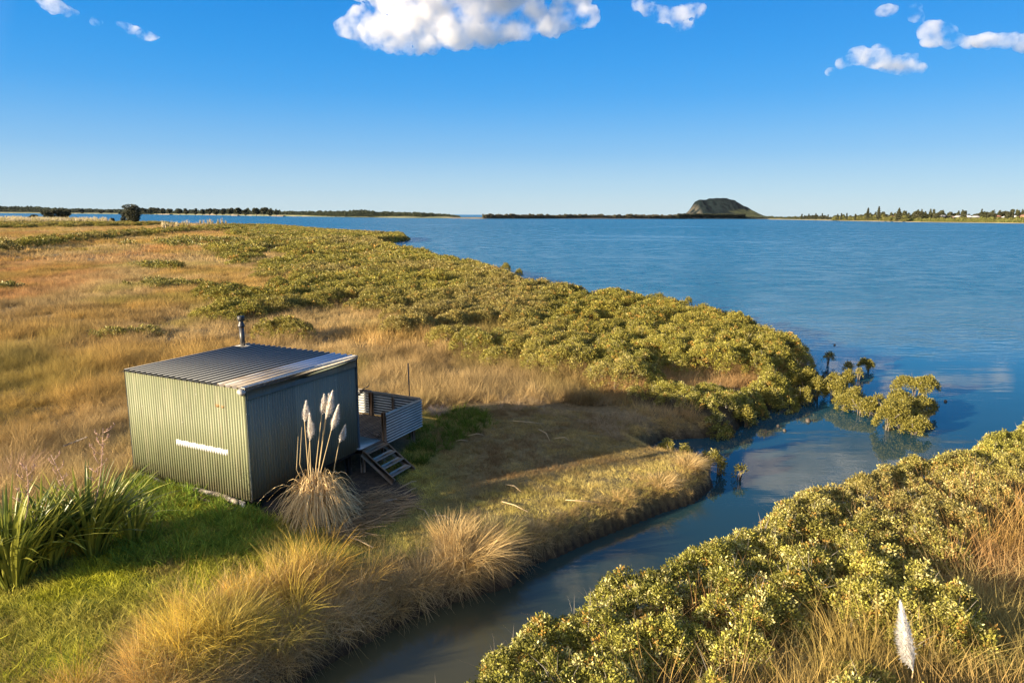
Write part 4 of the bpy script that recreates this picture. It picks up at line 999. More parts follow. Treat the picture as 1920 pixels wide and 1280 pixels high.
B(1250, 862, .28, .55, 47, 'mangrove sprout in the little inlet, left one', lift=.1)
B(1288, 872, .3, .6, 48, 'mangrove sprout in the little inlet, right one', lift=.1)
B(1398, 800, .4, .6, 49, 'bush on the muddy point beside the mossy stump', lift=.1)
B(1440, 768, .4, .65, 50, 'bush at the right end of the low strip of mangroves', lift=.1)
for (px, py, r, h, sd_, lb) in ((1283, 582, .7, 1.0, 21, 'mangrove poking into the harbour beyond the middle of the thicket'), (1242, 572, .45, .9, 22, 'little mangrove standing off the thicket edge'), (975, 524, .8, 1.4, 23, 'dark mangrove standing in the water off the far thicket edge'), (950, 515, 1.0, 1.5, 24, 'pair of dark mangroves at the far thicket edge')):
    B(px, py, r, h, sd_, lb, sparse=.6, lift=.3)
M_STUMP = simple('wet_dark_wood', (.09, .07, .05), (.05, .04, .03), 20, rough=.6)
for (px, py, lb) in ((1515, 790, 'round brown stone showing above the calm creek water'), (1471, 808, 'dark stump tip in the creek left of the brown stone'), (1459, 800, 'small dark stump farthest left in the creek mouth'), (1412, 786, 'mossy stump by the muddy point'), (1773, 753, 'dark stump alone in the open channel'), (1565, 647, 'tiny dark snag in the water beyond the thicket tip')):
    x, y = at(px, py, 0); m = MB(); s_ = .09 if '1515' not in str(px) else .13
    m.tube([(0, 0, -.2), (.01, 0, -.02), (.0, .02, s_ * .6), (.02, .0, s_)], [s_ * .9, s_ * .8, s_ * .6, s_ * .15], 9); o = m.build('stump' if px != 1515 else 'stone', M_STUMP, None, True); o.location = (x, y, 0); tag(o, lb, 'stump' if px != 1515 else 'stone')

def shore_pt(W_, px, off):
    A = at(px, float(np.interp(px, [p[0] for p in W_], [p[1] for p in W_])), 0); d = np.linalg.norm(A); return A * (d + off) / d
def top_z(px, py, xy):
    return float(atd(px, py, xy[1])[2])
# ================================================================== the far field: hedges, trees, pampas
def region_in(pts, z=.6):
    pg = poly(pts, z); return lambda P: inside(P, pg)
H1 = [(-60, 484), (-60, 468), (60, 458), (150, 449), (230, 441), (300, 435), (380, 429), (430, 425), (480, 427), (430, 431), (340, 437), (250, 445), (150, 455), (60, 468)]
thicket('scrub_hedge', region_in(H1), ((60, 420, .12, (.9, 1.9), (.8, 1.9)),), 'dark scrubby line of bushes running across the far left of the marsh', prot=P_SPR)
H2 = [(-60, 431), (-60, 422), (100, 421), (270, 420.5), (330, 421), (270, 424.5), (100, 428)]
thicket('scrub_hedge', region_in(H2), ((150, 700, .05, (2, 3.5), (1.0, 1.9)),), 'olive scrub belt along the far shore of the marsh at the left', prot=P_SPR)
for i, (px, py, rx, n, lb) in enumerate(((335, 541, 2.2, 16, 'low green mangrove patch alone in the dry marsh beyond the hut roof'), (292, 505, 1.6, 6, 'tiny green mangrove patch in the rust coloured part of the marsh'), (385, 455, 5.5, 16, 'long flat mangrove patch near the far scrub line'),
                                        (285, 461, 4.5, 8, 'thin mangrove patch in the far marsh left of the long flat one'), (235, 636, .8, 5, 'small leafy shrubs in the rushes behind the hut'), (12, 545, .35, 5, 'small green shrub at the left edge of the marsh'),
                                        (590, 424, 6, 10, 'dark rounded shrub on the far tip of the marsh'), (385, 466, 3.5, 6, 'reddish low shrub patch under the long flat one'))):
    x, y = at(px, py, .5); g = np.random.default_rng(60 + i); k = kscale(x, y)
    D = np.array([(g.normal(0, rx), g.normal(0, rx * .45), g.uniform(.35, .8) * max(1, k * .5), g.uniform(.35, .7) * max(1, k * .25)) for _ in range(n)])
    P, rot = canopy_points(D, lambda a, b: 55 / k ** 2)
    V, F, T = bake(G_SPR, P, rot, rng.uniform(.8, 1.3, len(P)) * k); o = mesh_np('shrub_patch', V, F, M_MCROWN); o.location = (x, y, gz((x, y)) - .05)
    tag(o, lb, 'shrub', 'low shrub patches in the marsh')

M_CYP = solid_leaf('dark_tree_foliage', (.022, .026, .012), (.065, .065, .028), .08, .7)
M_TRUNK = simple('tree_trunk_bark', (.10, .08, .06), (.06, .05, .04), 6, rough=.95)
def tree(name, x, y, z, h, wd, seed, label, cat='tree', group=None, shape='round', mat=None, leaf=None, n=None):
    g = np.random.default_rng(seed); t = thing(name, (x, y, z), label, cat, group)
    dist = math.hypot(x, y); lf = leaf or max(.35, dist / 683 * 1.1); n = n or int(min(2200, 60 * (h * wd) / lf ** 2))
    Vn = []; rt = []
    if shape == 'cone':
        u = g.random(n) ** 1.3; zz = h * (.12 + .86 * u); rad = wd / 2 * (1 - u) ** .8 * np.sqrt(g.uniform(.1, 1, n)) * (.75 + .35 * np.sin(zz / h * 40)); az = g.uniform(0, 6.28, n)
        P = np.column_stack([rad * np.cos(az), rad * np.sin(az), zz])
    else:
        L_ = []
        m = 7 if shape == 'round' else 9
        for k in range(m):
            a = g.uniform(0, 6.28); rr = wd * .30 * math.sqrt(g.random()); zc = h * (g.uniform(.30, .80) if shape != 'column' else .12 + .76 * k / (m - 1)); rb = (wd * g.uniform(.20, .30), h * g.uniform(.13, .22))
            if shape == 'column': rr *= .55; rb = (wd * g.uniform(.3, .42), h * .16)
            L_.append((rr * math.cos(a), rr * math.sin(a), zc, *rb))
        ids = g.integers(0, m, n); q = g.normal(0, 1, (n, 3)); q /= np.linalg.norm(q, axis=1)[:, None]; q *= g.uniform(.7, 1.05, (n, 1)); Lb = np.array(L_)[ids]
        P = np.column_stack([Lb[:, 0] + q[:, 0] * Lb[:, 3], Lb[:, 1] + q[:, 1] * Lb[:, 3], Lb[:, 2] + q[:, 2] * Lb[:, 4]])
    A = g.normal(0, 1, (n, 3)); A /= np.linalg.norm(A, axis=1)[:, None]; B_ = np.cross(A, g.normal(0, 1, (n, 3))); B_ /= np.linalg.norm(B_, axis=1)[:, None]; C_ = np.cross(A, B_)
    s_ = (lf * g.uniform(.6, 1.2, n))[:, None]
    V = np.stack([P - B_ * s_ * .6, P + C_ * s_ * .35, P + B_ * s_ * .6, P - C_ * s_ * .35], 1).reshape(-1, 3); V[:, 2] = np.maximum(V[:, 2], .02 * h); b = np.arange(n) * 4
    mesh_np('crown', V, [np.stack([b, b + 1, b + 2, b + 3], 1)], mat or M_CYP, t)
    m = MB(); m.tube([(0, 0, -.5), (0, 0, h * .4), (wd * .02, 0, h * (.9 if shape == 'cone' else .7))], [h * .035, h * .025, h * .008], 7)
    for k in range(3 if shape != 'cone' else 0):
        a = g.uniform(0, 6.28); m.tube([(0, 0, h * .3), (wd * .22 * math.cos(a), wd * .22 * math.sin(a), h * .6)], [h * .015, h * .006], 5)
    m.build('trunk', M_TRUNK, t); return t
def tree_px(px, pyb, pyt, wpx, *a, z=.5, **k):
    x, y = at(px, pyb, z); sc_ = math.hypot(x, y) / 1280
    h = (pyb - pyt) * sc_; return tree(a[0], x, y, z, h, wpx * sc_, *a[1:], **k)
tree_px(253, 420, 389.5, 30, 'macrocarpa_tree', 1, 'large dark rounded tree standing on the far left shore of the marsh', shape='column', leaf=.65, n=6500)
tree_px(233, 419, 401, 11, 'macrocarpa_tree', 2, 'slim dark tree just left of the large rounded one', shape='column', leaf=.4, n=2500)
tree_px(211, 418, 409, 7, 'small_tree', 3, 'very small dark bush tree left of the slim one on the far shore', leaf=.5)
tree_px(98, 415, 397, 30, 'spreading_tree', 4, 'wide flat topped tree above the pale pampas at the far left, left of a pair', mat=simple('x_dummy', (.1, .1, .1)) if False else None)
tree_px(124, 415, 395, 28, 'spreading_tree', 5, 'wide flat topped tree above the pale pampas at the far left, right of a pair')
tree_px(68, 414, 404, 22, 'spreading_tree', 6, 'small hazy bushy tree left of the flat topped pair')

def plume_field(pts, n, label):
    pg = poly(pts, .6); lo, hi = pg.min(0), pg.max(0); P = rng.uniform(lo, hi, (n * 6, 2)); P = P[inside(P, pg)][:n]
    V, F, T = blades(26, 401, .25, (2.0, 3.8), .34, .12, .12, 3); p = protos('plume_tuft', [(V, F, T)], M_GRASS)
    t = rng.random((len(P), 1)); tint = np.array([.70, .60, .42]) * t + np.array([.42, .36, .15]) * (1 - t)
    scatter('far_pampas', p, np.column_stack([P, zt(P)]), tilt(len(P), .08, .05), rng.uniform(.45, 1.25, len(P)), tint, label, 'pampas')
plume_field([(-60, 421), (-60, 412), (120, 413.5), (200, 416), (215, 420)], 1100, 'pale pampas plumes along the far left shore of the marsh')
plume_field([(306, 432), (352, 428.5), (352, 426.5), (306, 429.5)], 26, 'white pampas plumes in the scrub line at the far left')
plume_field([(365, 422), (390, 420.5), (425, 421), (425, 423), (380, 424)], 24, 'pale pampas plumes at the far tip of the marsh')

# ================================================================== far shores
M_SHORE = simple('far_shore_earth', (.16, .15, .08), (.10, .11, .05), .02, rough=.95, c3=(.30, .24, .15))
M_SAND = simple('far_sand', (.22, .18, .12), (.14, .12, .08), .03, rough=.95)
def strip(name, pts, depth, top, mat, front=1.5, seed=0, slope=25.):
    """pts: (px, py waterline, px height of the land in metres factor)"""
    n = 60; pxs = np.interp(np.linspace(0, 1, n), np.linspace(0, 1, len(pts)), [p[0] for p in pts]); pys = np.interp(pxs, [p[0] for p in pts], [p[1] for p in pts])
    A = np.array([at(a, b, 0) for a, b in zip(pxs, pys)]); V = []; rows = [(0, -1), (slope * .1, front), (slope, front + top * .45), (depth * .4, front + top), (depth, front + top * .8), (depth * 1.3, -2)]
    g = np.random.default_rng(seed)
    for r, z in rows:
        dn = A / np.linalg.norm(A, axis=1)[:, None]
        for i in range(n): V.append([*(A[i] + dn[i] * r), z * (1 if z < 0 else (.75 + .5 * vnoise(np.array([i / 5. + seed * 9]), np.array([r * .01]))[0]))])
    F = []
    for k in range(len(rows) - 1):
        for i in range(n - 1): F.append([k * n + i, k * n + i + 1, (k + 1) * n + i + 1, (k + 1) * n + i])
    return tag(mesh_np(name, V, [np.array(F)], mat, smooth=True), kind='structure')
def wood(name, pts, label, tint0, tint1, n, depth=120, lf=None, rough_top=.25, seed=0, zbase=1.0, off=0):
    """far forest that reads as one mass. pts: (px, waterline py, top py)"""
    g = np.random.default_rng(seed); px = g.uniform(pts[0][0], pts[-1][0], n); wy = np.interp(px, [p[0] for p in pts], [p[1] for p in pts]); ty = np.interp(px, [p[0] for p in pts], [p[2] for p in pts])
    wy_s = np.interp(px, [p[0] for p in pts], [p[1] for p in pts]); A = np.array([at(a, b, 0) for a, b in zip(px, wy_s)]); dist = np.linalg.norm(A, axis=1)
    H = np.maximum(.5, (wy - ty) * dist / 1280); dn = A / dist[:, None]; d = g.random(n) * depth * (dist / dist.mean()) + 12 + off; H = H * (1 + off / dist)
    hl = H * (1 - rough_top * .5 + rough_top * (vnoise(px / 3.3, np.full(n, 3.)) - .3))
    u = g.random(n) ** .6; z = zbase + hl * u; P = np.column_stack([A + dn * (d * (.1 + .9 * u))[:, None], z])
    k = (dist / 683 * (lf or 1.6) * .52)
    t = g.random((n, 1)); tint = np.array(tint0) * (1 - t) + np.array(tint1) * t
    p = [P_FARQ]
    scatter(name, p, P, np.column_stack([g.uniform(0, 6, n), g.uniform(0, 6, n), g.uniform(0, 6, n)]), k * g.uniform(.6, 1.3, n), tint, label, 'forest')
_g = np.random.default_rng(5); _A = _g.normal(0, 1, (7, 3)); _V = []
for a_ in _A:
    a_ /= np.linalg.norm(a_); b_ = np.cross(a_, _g.normal(0, 1, 3)); b_ /= np.linalg.norm(b_); c_ = np.cross(a_, b_); o_ = _g.normal(0, .35, 3)
    _V += [o_ - b_ * .5, o_ + c_ * .4, o_ + b_ * .5, o_ - c_ * .4]
P_FARQ = protos('crown_clump', [(np.array(_V), [np.arange(28).reshape(7, 4)], np.zeros(28))], M_FAR)[0]

WL = [(-60, 399), (0, 399.6), (265, 401.8), (540, 405.6), (760, 408.6), (850, 409.2)]
strip('far_shore', WL, 500, 5, M_SHORE, seed=1)
DK0, DK1 = (.035, .045, .035), (.075, .085, .05)
wood('far_forest', [(-60, 399, 390), (60, 400, 390.5), (110, 400.5, 393), (180, 401, 394), (235, 401.5, 395)], 'dark forest along the harbour shore at the far left', DK0, DK1, 7000, seed=1)
wood('far_forest', [(222, 401.5, 395), (262, 401.8, 396.5), (400, 403.5, 397), (505, 405, 397.5), (560, 405.8, 398), (640, 407, 396.6), (700, 407.8, 397.5), (790, 408.8, 400), (835, 409, 403), (862, 409.3, 406.5)], 'dark low forest on the harbour shore beyond the marsh', DK0, DK1, 16000, seed=2)
wood('far_forest', [(655, 407.4, 395), (675, 407.6, 394.8), (700, 407.9, 396)], 'dark pine row rising from the low forest beyond the marsh tip', DK0, DK1, 500, seed=7)
_ow = ['first', 'second', 'third', 'fourth', 'fifth', 'sixth', 'seventh', 'eighth', 'ninth', 'tenth', 'eleventh', 'twelfth', 'thirteenth', 'fourteenth', 'fifteenth', 'sixteenth', 'seventeenth', 'eighteenth', 'nineteenth']
_bl = [w_ + ' right of the large tree' for w_ in _ow] + ['outermost left of the large tree', 'middle one left of the large tree', 'just left of the large tree']
wood('far_forest', [(262, 401.8, 396), (290, 402.1, 393.5), (330, 402.6, 394.5), (400, 403.5, 394.5), (505, 405, 393.5), (530, 405.4, 397.5)], 'dark tree belt along the bluff across the harbour at the left', DK0, DK1, 4500, seed=12, rough_top=.8, off=60)
for i, (px, pt, wpx) in enumerate(((272, 391, 12), (283, 390.5, 11), (294, 390.8, 12), (305, 391, 11), (318, 391.5, 10), (338, 391.5, 9), (349, 392, 10), (366, 392.5, 9), (380, 393.5, 8), (393, 392, 12), (406, 391.5, 12), (418, 392, 11), (432, 391.5, 10), (447, 390.5, 13), (460, 391, 11), (481, 391.2, 14), (495, 389.8, 15), (506, 392, 12), (518, 395, 9), (152, 392.5, 8), (190, 393.5, 9), (210, 394, 8))):
    tree_px(px, 402 + (px - 265) * .0138, pt, wpx, 'shore_tree', 100 + i, 'dark rounded tree in the row on the bluff across the harbour at the left', 'tree', 'trees on the far left bluff', z=2.0)['label'] = 'dark rounded tree on the bluff across the harbour, ' + _bl[i]
for i, (a, b, yy) in enumerate(((296, 318, 401.6), (382, 412, 402.6), (432, 444, 403.6), (508, 530, 404.8))):
    A, B_ = at(a, yy + .9, 0), at(b, yy + 1.2, 0); m = MB(); L_ = np.linalg.norm(B_ - A); sc_ = np.linalg.norm(A) / 1280
    pts = [A + (B_ - A) * u for u in np.linspace(0, 1, 8)]; V = []
    for k, p in enumerate(pts):
        hgt = sc_ * 3.0 * math.sin(math.pi * (k + .5) / 8) ** .5 * random.uniform(.6, 1.1); V += [[p[0], p[1], 0], [p[0], p[1] + 6, hgt], [p[0], p[1] + 24, hgt * .8], [p[0], p[1] + 30, 0]]
    F = [[4 * k + j, 4 * (k + 1) + j, 4 * (k + 1) + j + 1, 4 * k + j + 1] for k in range(7) for j in range(3)]
    tag(mesh_np('sand_bluff', V, [np.array(F)], M_SAND), kind='structure')
WM = [(845, 409.6), (905, 410.2), (1100, 410.4), (1240, 410.6), (1400, 410.8), (1445, 411)]
strip('far_shore', WM, 260, 1.5, M_SAND, seed=2, front=.8)
wood('far_forest', [(905, 410.2, 403.2), (1000, 410.3, 403.0), (1100, 410.3, 403.6), (1240, 410.6, 404.0), (1285, 410.7, 404.0)], 'low line of pines across the harbour in the middle of the horizon', (.05, .055, .04), (.12, .105, .07), 14000, depth=60, seed=3, rough_top=.5)
wood('far_forest', [(1270, 410.7, 402.5), (1330, 410.7, 402.5), (1397, 410.8, 402.5)], 'dark pines along the water below the flat topped mountain', (.022, .028, .022), (.045, .05, .035), 2600, depth=60, seed=4, rough_top=.12)
wood('far_forest', [(1397, 410.8, 408), (1450, 411, 407.2)], 'low scrub at the right foot of the mountain', (.04, .05, .04), (.08, .09, .06), 600, depth=60, seed=5)

# the flat topped mountain
def mountain():
    prof = [(1255, 409.5), (1277, 407), (1285, 402.5), (1294, 396), (1298, 390), (1301, 385), (1306, 379), (1312, 375.2), (1320, 373.6), (1330, 373.2), (1342, 371.9), (1352, 371.2), (1361, 371), (1366, 373.5), (1372, 376.5), (1380, 380.5), (1388, 385), (1396, 389), (1404, 392.5), (1412, 397.5), (1420, 402.2), (1432, 406.5), (1450, 409.5)]
    Y = 6200.; xs = []; zs = []
    for px, py in prof:
        q = atd(px, py, Y); xs.append(q[0]); zs.append(q[2])
    x0, x1 = xs[0], xs[-1]; nx, ny = 170, 120; X = np.linspace(x0, x1, nx); YY = np.linspace(-420, 420, ny)
    Hs = np.interp(X, xs, zs); Hs = Hs + (fbm(X / 45., X * 0 + 2., 3) - .5) * 16 * np.clip(Hs / 90, 0, 1); GX, GY = np.meshgrid(X, YY); HX = np.tile(Hs, (ny, 1)); hmax = HX.max()
    # front slope: steep cliff under the rim, then a skirt
    v = np.abs(GY) / 420.; w_ = .18 + .62 * (1 - HX / hmax) * 0 + .0
    shape = np.clip(1 - (np.maximum(v - .12, 0) / .88), 0, 1) ** 1.25
    rdg = fbm(GX / 90., GY / 110. + 4, 4) - .5
    Z = HX * shape + rdg * 120 * np.clip(HX / hmax, 0, 1) * np.clip(v * 3, 0, 1) * shape
    V = np.column_stack([GX.ravel(), (GY + Y).ravel(), Z.ravel()]); i = np.arange((nx - 1) * (ny - 1)); b = (i // (nx - 1)) * nx + i % (nx - 1)
    m, nt = new_mat('bush_clad_mountain'); L = nt.links; tc = N(nt, 'ShaderNodeNewGeometry'); sx = N(nt, 'ShaderNodeSeparateXYZ'); L.new(tc.outputs['Position'], sx.inputs[0])
    n = noise(nt, .03, 6, .7, tc.outputs['Position']); n2 = noise(nt, .012, 4, .6, tc.outputs['Position'])
    bush = ramp(nt, n.outputs[0], [(.35, (.004, .008, .010)), (.6, (.009, .015, .016)), (.75, (.022, .027, .024))])
    grass = ramp(nt, n.outputs[0], [(.35, (.05, .06, .028)), (.65, (.085, .085, .04))])
    qa, qb = atd(1350, 400, Y), atd(1372, 400, Y); qz = atd(1380, 394.0, Y)[2]
    mk = mapr(nt, math_(nt, 'ADD', sx.outputs[0], math_(nt, 'MULTIPLY', math_(nt, 'SUBTRACT', n2.outputs[0], .5), 300)), qa[0], qb[0])
    mz = mapr(nt, math_(nt, 'ADD', sx.outputs[2], math_(nt, 'MULTIPLY', math_(nt, 'SUBTRACT', n2.outputs[0], .5), 70)), qz - 6, qz + 10, 1, 0)
    cx = atd(1299, 385, Y); ck = mapr(nt, sx.outputs[0], cx[0] - 10, cx[0] + 22, 1, 0)
    col = mixc(nt, math_(nt, 'MULTIPLY', mk, mz), bush, grass); col = mixc(nt, math_(nt, 'MULTIPLY', math_(nt, 'MULTIPLY', ck, mapr(nt, n2.outputs[0], .45, .55)), .6), col, (.13, .115, .09))
    p = N(nt, 'ShaderNodeBsdfDiffuse'); L.new(col, p.inputs[0]); o = N(nt, 'ShaderNodeOutputMaterial'); L.new(p.outputs[0], o.inputs['Surface'])
    tag(mesh_np('mountain', V, [np.stack([b, b + 1, b + nx + 1, b + nx], 1)], m, smooth=True), kind='structure')
mountain()

# right shore with houses
WR = [(1440, 411.3), (1500, 412.3), (1575, 413.9), (1700, 416.2), (1820, 417.6), (1920, 418.9), (2100, 421)]
strip('far_shore', WR, 2200, 3.0, M_SHORE, seed=3, front=.8, slope=40)
strip('far_beach', [(a, b + .12) for a, b in WR], 8, .3, M_SAND, seed=4, front=.5, slope=4)
wood('shore_scrub', [(1700, 416.2, 411.8), (1750, 416.8, 412.2), (1820, 417.6, 411.0), (1920, 418.9, 411.0), (2080, 420.8, 411)], 'olive green scrub along the right hand shore below the houses', (.10, .115, .035), (.16, .155, .05), 9000, depth=25, seed=8, lf=1.5, rough_top=.5)
wood('shore_scrub', [(1560, 413.8, 409.0), (1640, 415, 406.5), (1700, 416.2, 408)], 'darker scrub where the right hand shore begins', (.07, .08, .03), (.15, .14, .05), 3000, depth=40, seed=9, lf=1.5, rough_top=.6)
wood('shore_scrub', [(1502, 412.2, 406.0), (1545, 412.8, 405.4), (1572, 413.6, 408.5)], 'dark pine clump between the mountain and the right hand shore', (.025, .03, .022), (.06, .06, .04), 800, depth=40, seed=10, lf=1.4, rough_top=.6)
def ordw(k):
    return ['first', 'second', 'third', 'fourth', 'fifth', 'sixth', 'seventh', 'eighth', 'ninth', 'tenth', 'eleventh', 'twelfth', 'thirteenth', 'fourteenth', 'fifteenth', 'sixteenth', 'seventeenth', 'eighteenth', 'nineteenth', 'twentieth', 'twenty first', 'twenty second', 'twenty third'][k]
wood('shore_trees', [(1445, 411.3, 409), (1500, 412.2, 407.8), (1560, 413.2, 407.2), (1600, 414.4, 406.5), (1625, 414.8, 404.5), (1650, 415.2, 402.5), (1700, 416.2, 402.2), (1722, 416.5, 400), (1750, 416.8, 401), (1800, 417.3, 402.6), (1840, 417.8, 401.6), (1880, 418.3, 401.4), (1930, 419, 401.5), (2060, 420.5, 402)], 'dark belt of garden trees behind the houses on the right hand shore', (.025, .03, .016), (.075, .075, .035), 12000, depth=60, seed=18, rough_top=.8, off=120, zbase=2.)
LT = 'dark tree among the houses on the right hand shore'
for i, (px, pt, wpx, sh) in enumerate(((1503, 402.5, 4, 'cone'), (1516, 402.5, 4, 'cone'), (1529, 401.5, 4, 'cone'), (1541, 401.5, 4, 'cone'), (1552, 404, 4, 'cone'), (1570, 402.8, 5, 'cone'), (1577, 401.6, 4, 'cone'), (1587, 401.5, 4, 'cone'), (1603, 403, 4, 'cone'), (1626, 393, 9, 'cone'), (1646, 390.8, 10, 'cone'),
                                    (1684, 393.5, 16, 'cone'))):
    tree_px(px, 411.5 + (px - 1500) * .010, pt, wpx * .85, 'norfolk_pine', 200 + i, 'narrow pointed norfolk pine, ' + ['first', 'second', 'third', 'fourth', 'fifth', 'sixth', 'seventh', 'eighth', 'ninth'][i] + ' to the right of the mountain' if i < 9 else ['tall pointed norfolk pine, left of the two tallest', 'tallest pointed norfolk pine on the right hand shore', 'broad pointed dark pine right of the two tallest'][i - 9], 'pine tree', 'norfolk pines on the far shore', shape='cone', z=2.5)
for i, (px, pt, wpx) in enumerate(((1617, 403, 12), (1637, 402, 14), (1656, 401.5, 16), (1668, 404, 14), (1697, 401, 16), (1708, 401.5, 14), (1719, 394.5, 16), (1732, 399, 16), (1745, 401, 14), (1756, 398.8, 12), (1778, 401, 12), (1790, 399.5, 12), (1806, 401, 12), (1832, 402, 12), (1843, 396, 15), (1856, 399.5, 14), (1868, 400, 12), (1880, 394.5, 13), (1891, 391, 12), (1903, 399, 14), (1919, 398.5, 14), (1935, 398, 16))):
    q = shore_pt(WR, px, 45 if i % 3 == 0 else 150); sc_ = math.hypot(*q) / 1280
    tree('shore_tree', q[0], q[1], 2.5, top_z(px, pt, q) - 2.5, wpx * sc_, 300 + i, LT, 'tree', 'trees among the houses')['label'] = 'dark rounded tree among the right shore houses, ' + ordw(i) + ' from left'
cols = {'cream': (.74, .66, .52), 'white': (.88, .86, .82), 'tan': (.60, .47, .33), 'grey': (.45, .44, .42), 'pink': (.58, .40, .32), 'brown': (.30, .2, .14)}
MH = {k: simple('house_wall_' + k, v, tuple(a * .9 for a in v), .3, rough=.8) for k, v in cols.items()}
M_RF = {'grey': simple('grey_roof', (.30, .30, .31), (.24, .24, .25), .5, rough=.7), 'terracotta': simple('terracotta_roof', (.36, .17, .10), (.30, .14, .09), .5, rough=.7), 'pale': simple('pale_roof', (.6, .58, .55), (.52, .5, .48), .5, rough=.6)}
M_WIN = simple('dark_window_glass', (.03, .04, .05), (.05, .06, .07), 1, rough=.15)
def house(px, pyb, wpx, hpx, wc, rc, label, flat=False, nw=3, name='house'):
    q = shore_pt(WR, px, 75 if name == 'house' else 400); x, y = q; sc_ = math.hypot(x, y) / 1280; W_ = wpx * 1.1 * sc_; H_ = top_z(px, pyb - hpx - .6, q) - 3.0; D_ = max(8., W_ * .6); wh = H_ * (.9 if flat else .62)
    t = thing(name, (x, y, 3.0), label, 'house', 'houses along the right hand shore', rz=-math.atan2(x, y) + random.uniform(-.25, .25))
    m = MB(); m.box((0, 0, wh / 2 - 1), (W_, D_, wh + 2), bev=.05); m.build('wall', MH[wc], t)
    m = MB()
    if flat: m.box((0, 0, wh + .12), (W_ + .8, D_ + .8, .35), bev=.05)
    else:
        e = .5; a, b = W_ / 2 + e, D_ / 2 + e; r_ = W_ / 2 - min(W_ * .28, D_ * .5)
        m.add([(-a, -b, wh), (a, -b, wh), (a, b, wh), (-a, b, wh), (-r_, 0, H_), (r_, 0, H_)], [[0, 1, 5, 4], [1, 2, 5], [2, 3, 4, 5], [3, 0, 4], [3, 2, 1, 0]])
    m.build('roof', M_RF[rc], t)
    for k in range(nw):
        m = MB(); m.box((-W_ / 2 + W_ * (k + .5) / nw, -D_ / 2 - .02, wh * .55), (W_ / nw * .5, .12, wh * .4)); m.build('window', M_WIN, t)
house(1610, 414.0, 8, 3.2, 'white', 'grey', 'small white house at the left end of the houses, near the beach', nw=2)
house(1592, 413.0, 7, 2.8, 'tan', 'pale', 'small tan beach house left of the small white one', nw=2)
house(1640, 413.0, 12, 6.0, 'cream', 'pale', 'cream two level house just below the tallest norfolk pine', nw=3)
house(1660, 414.6, 11, 4.0, 'pink', 'terracotta', 'pinkish house right of the cream two level house')
house(1670, 409.2, 11, 4.6, 'cream', 'terracotta', 'cream house with a red roof left of the broad dark pine')
house(1613, 411.5, 10, 3.4, 'cream', 'grey', 'low cream house behind the small white one, left of the tall pines')
house(1762, 409.6, 18, 6.2, 'white', 'grey', 'large white house in the middle of the right hand shore', nw=4)
house(1779, 408.6, 9, 3.6, 'pink', 'grey', 'pinkish low house touching the large white one on its right', flat=True)
house(1796, 408.2, 12, 4.0, 'tan', 'grey', 'tan house between the large white house and the next pale one')
house(1812, 408.4, 13, 4.2, 'white', 'pale', 'pale house with a light roof second to the right of the large white one')
house(1828, 408.8, 11, 4.4, 'brown', 'grey', 'brown house with a grey roof left of the round dark trees')
house(1868, 408.6, 12, 4.4, 'pink', 'terracotta', 'terracotta roofed house between the two tallest round trees')
house(1894, 408.8, 20, 4.6, 'cream', 'pale', 'long low cream house near the right edge of the photo', nw=5)
house(1918, 408.4, 14, 5.4, 'tan', 'terracotta', 'tan red roofed house cut by the right edge of the photo')
for i, (px, w_, h_) in enumerate(((1458, 4, 3.4), (1466, 6, 4.2), (1478, 5, 2.2), (1489, 5, 2.4))):
    house(px, 411.2, w_, h_, 'white', 'pale', ['tiny white tower block nearest to the mountain foot', 'second tiny white block from the mountain foot, the tallest', 'third tiny white block from the mountain foot', 'tiny white block just left of the dark pine clump'][i], flat=True, nw=2, name='apartment_block')

# ================================================================== clouds
def cloud_mat(dens, thr, sc_):
    m, nt = new_mat('cloud'); L = nt.links
    g = N(nt, 'ShaderNodeNewGeometry'); n = noise(nt, sc_, 4, .55, g.outputs['Position'])
    v = N(nt, 'ShaderNodeVolumePrincipled'); v.inputs['Color'].default_value = (.87, .87, .89, 1); v.inputs['Anisotropy'].default_value = .15
    L.new(mapr(nt, n.outputs[0], thr, thr + .30, 0, dens), v.inputs['Density'])
    o = N(nt, 'ShaderNodeOutputMaterial'); L.new(v.outputs[0], o.inputs['Volume']); return m
M_CLOUD = cloud_mat(.022, .43, .0075); M_CLOUDT = cloud_mat(.018, .45, .013)
tex1 = bpy.data.textures.new('cloud_lumps', 'CLOUDS'); tex1.noise_scale = 150; tex1.noise_depth = 4
tex2 = bpy.data.textures.new('cloud_wisps', 'CLOUDS'); tex2.noise_scale = 45; tex2.noise_depth = 3
def ico():
    import bmesh
    bm = bmesh.new(); bmesh.ops.create_icosphere(bm, subdivisions=3, radius=1); V = np.array([v.co[:] for v in bm.verts]); F = np.array([[v.index for v in f.verts] for f in bm.faces]); bm.free(); return V, F
IV, IF = ico()
def cloud(puffs, label, Y=4200., mat=None, vox=9., st=(95, 40)):
    V = []; F = []; n = 0; g = np.random.default_rng(len(puffs))
    for (px, py, r, *e) in puffs:
        c = atd(px, py, Y); s_ = np.linalg.norm(c) / 1280; rr = r * s_; fl = e[0] if e else .8
        c[1] += g.uniform(-.3, .3) * rr
        V.append(IV * [rr, rr, rr * fl] + c); F.append(IF + n); n += len(IV)
    V = np.concatenate(V); ctr = V.mean(0); o = mesh_np('cloud', V - ctr, [np.concatenate(F)], mat or M_CLOUD); o.location = ctr
    r = o.modifiers.new('r', 'REMESH'); r.mode = 'VOXEL'; r.voxel_size = vox
    for t, s_ in ((tex1, st[0]), (tex2, st[1])):
        d = o.modifiers.new('d', 'DISPLACE'); d.texture = t; d.strength = s_; d.mid_level = .5; d.texture_coords = 'GLOBAL'
    return tag(o, label, 'cloud', 'cumulus clouds')
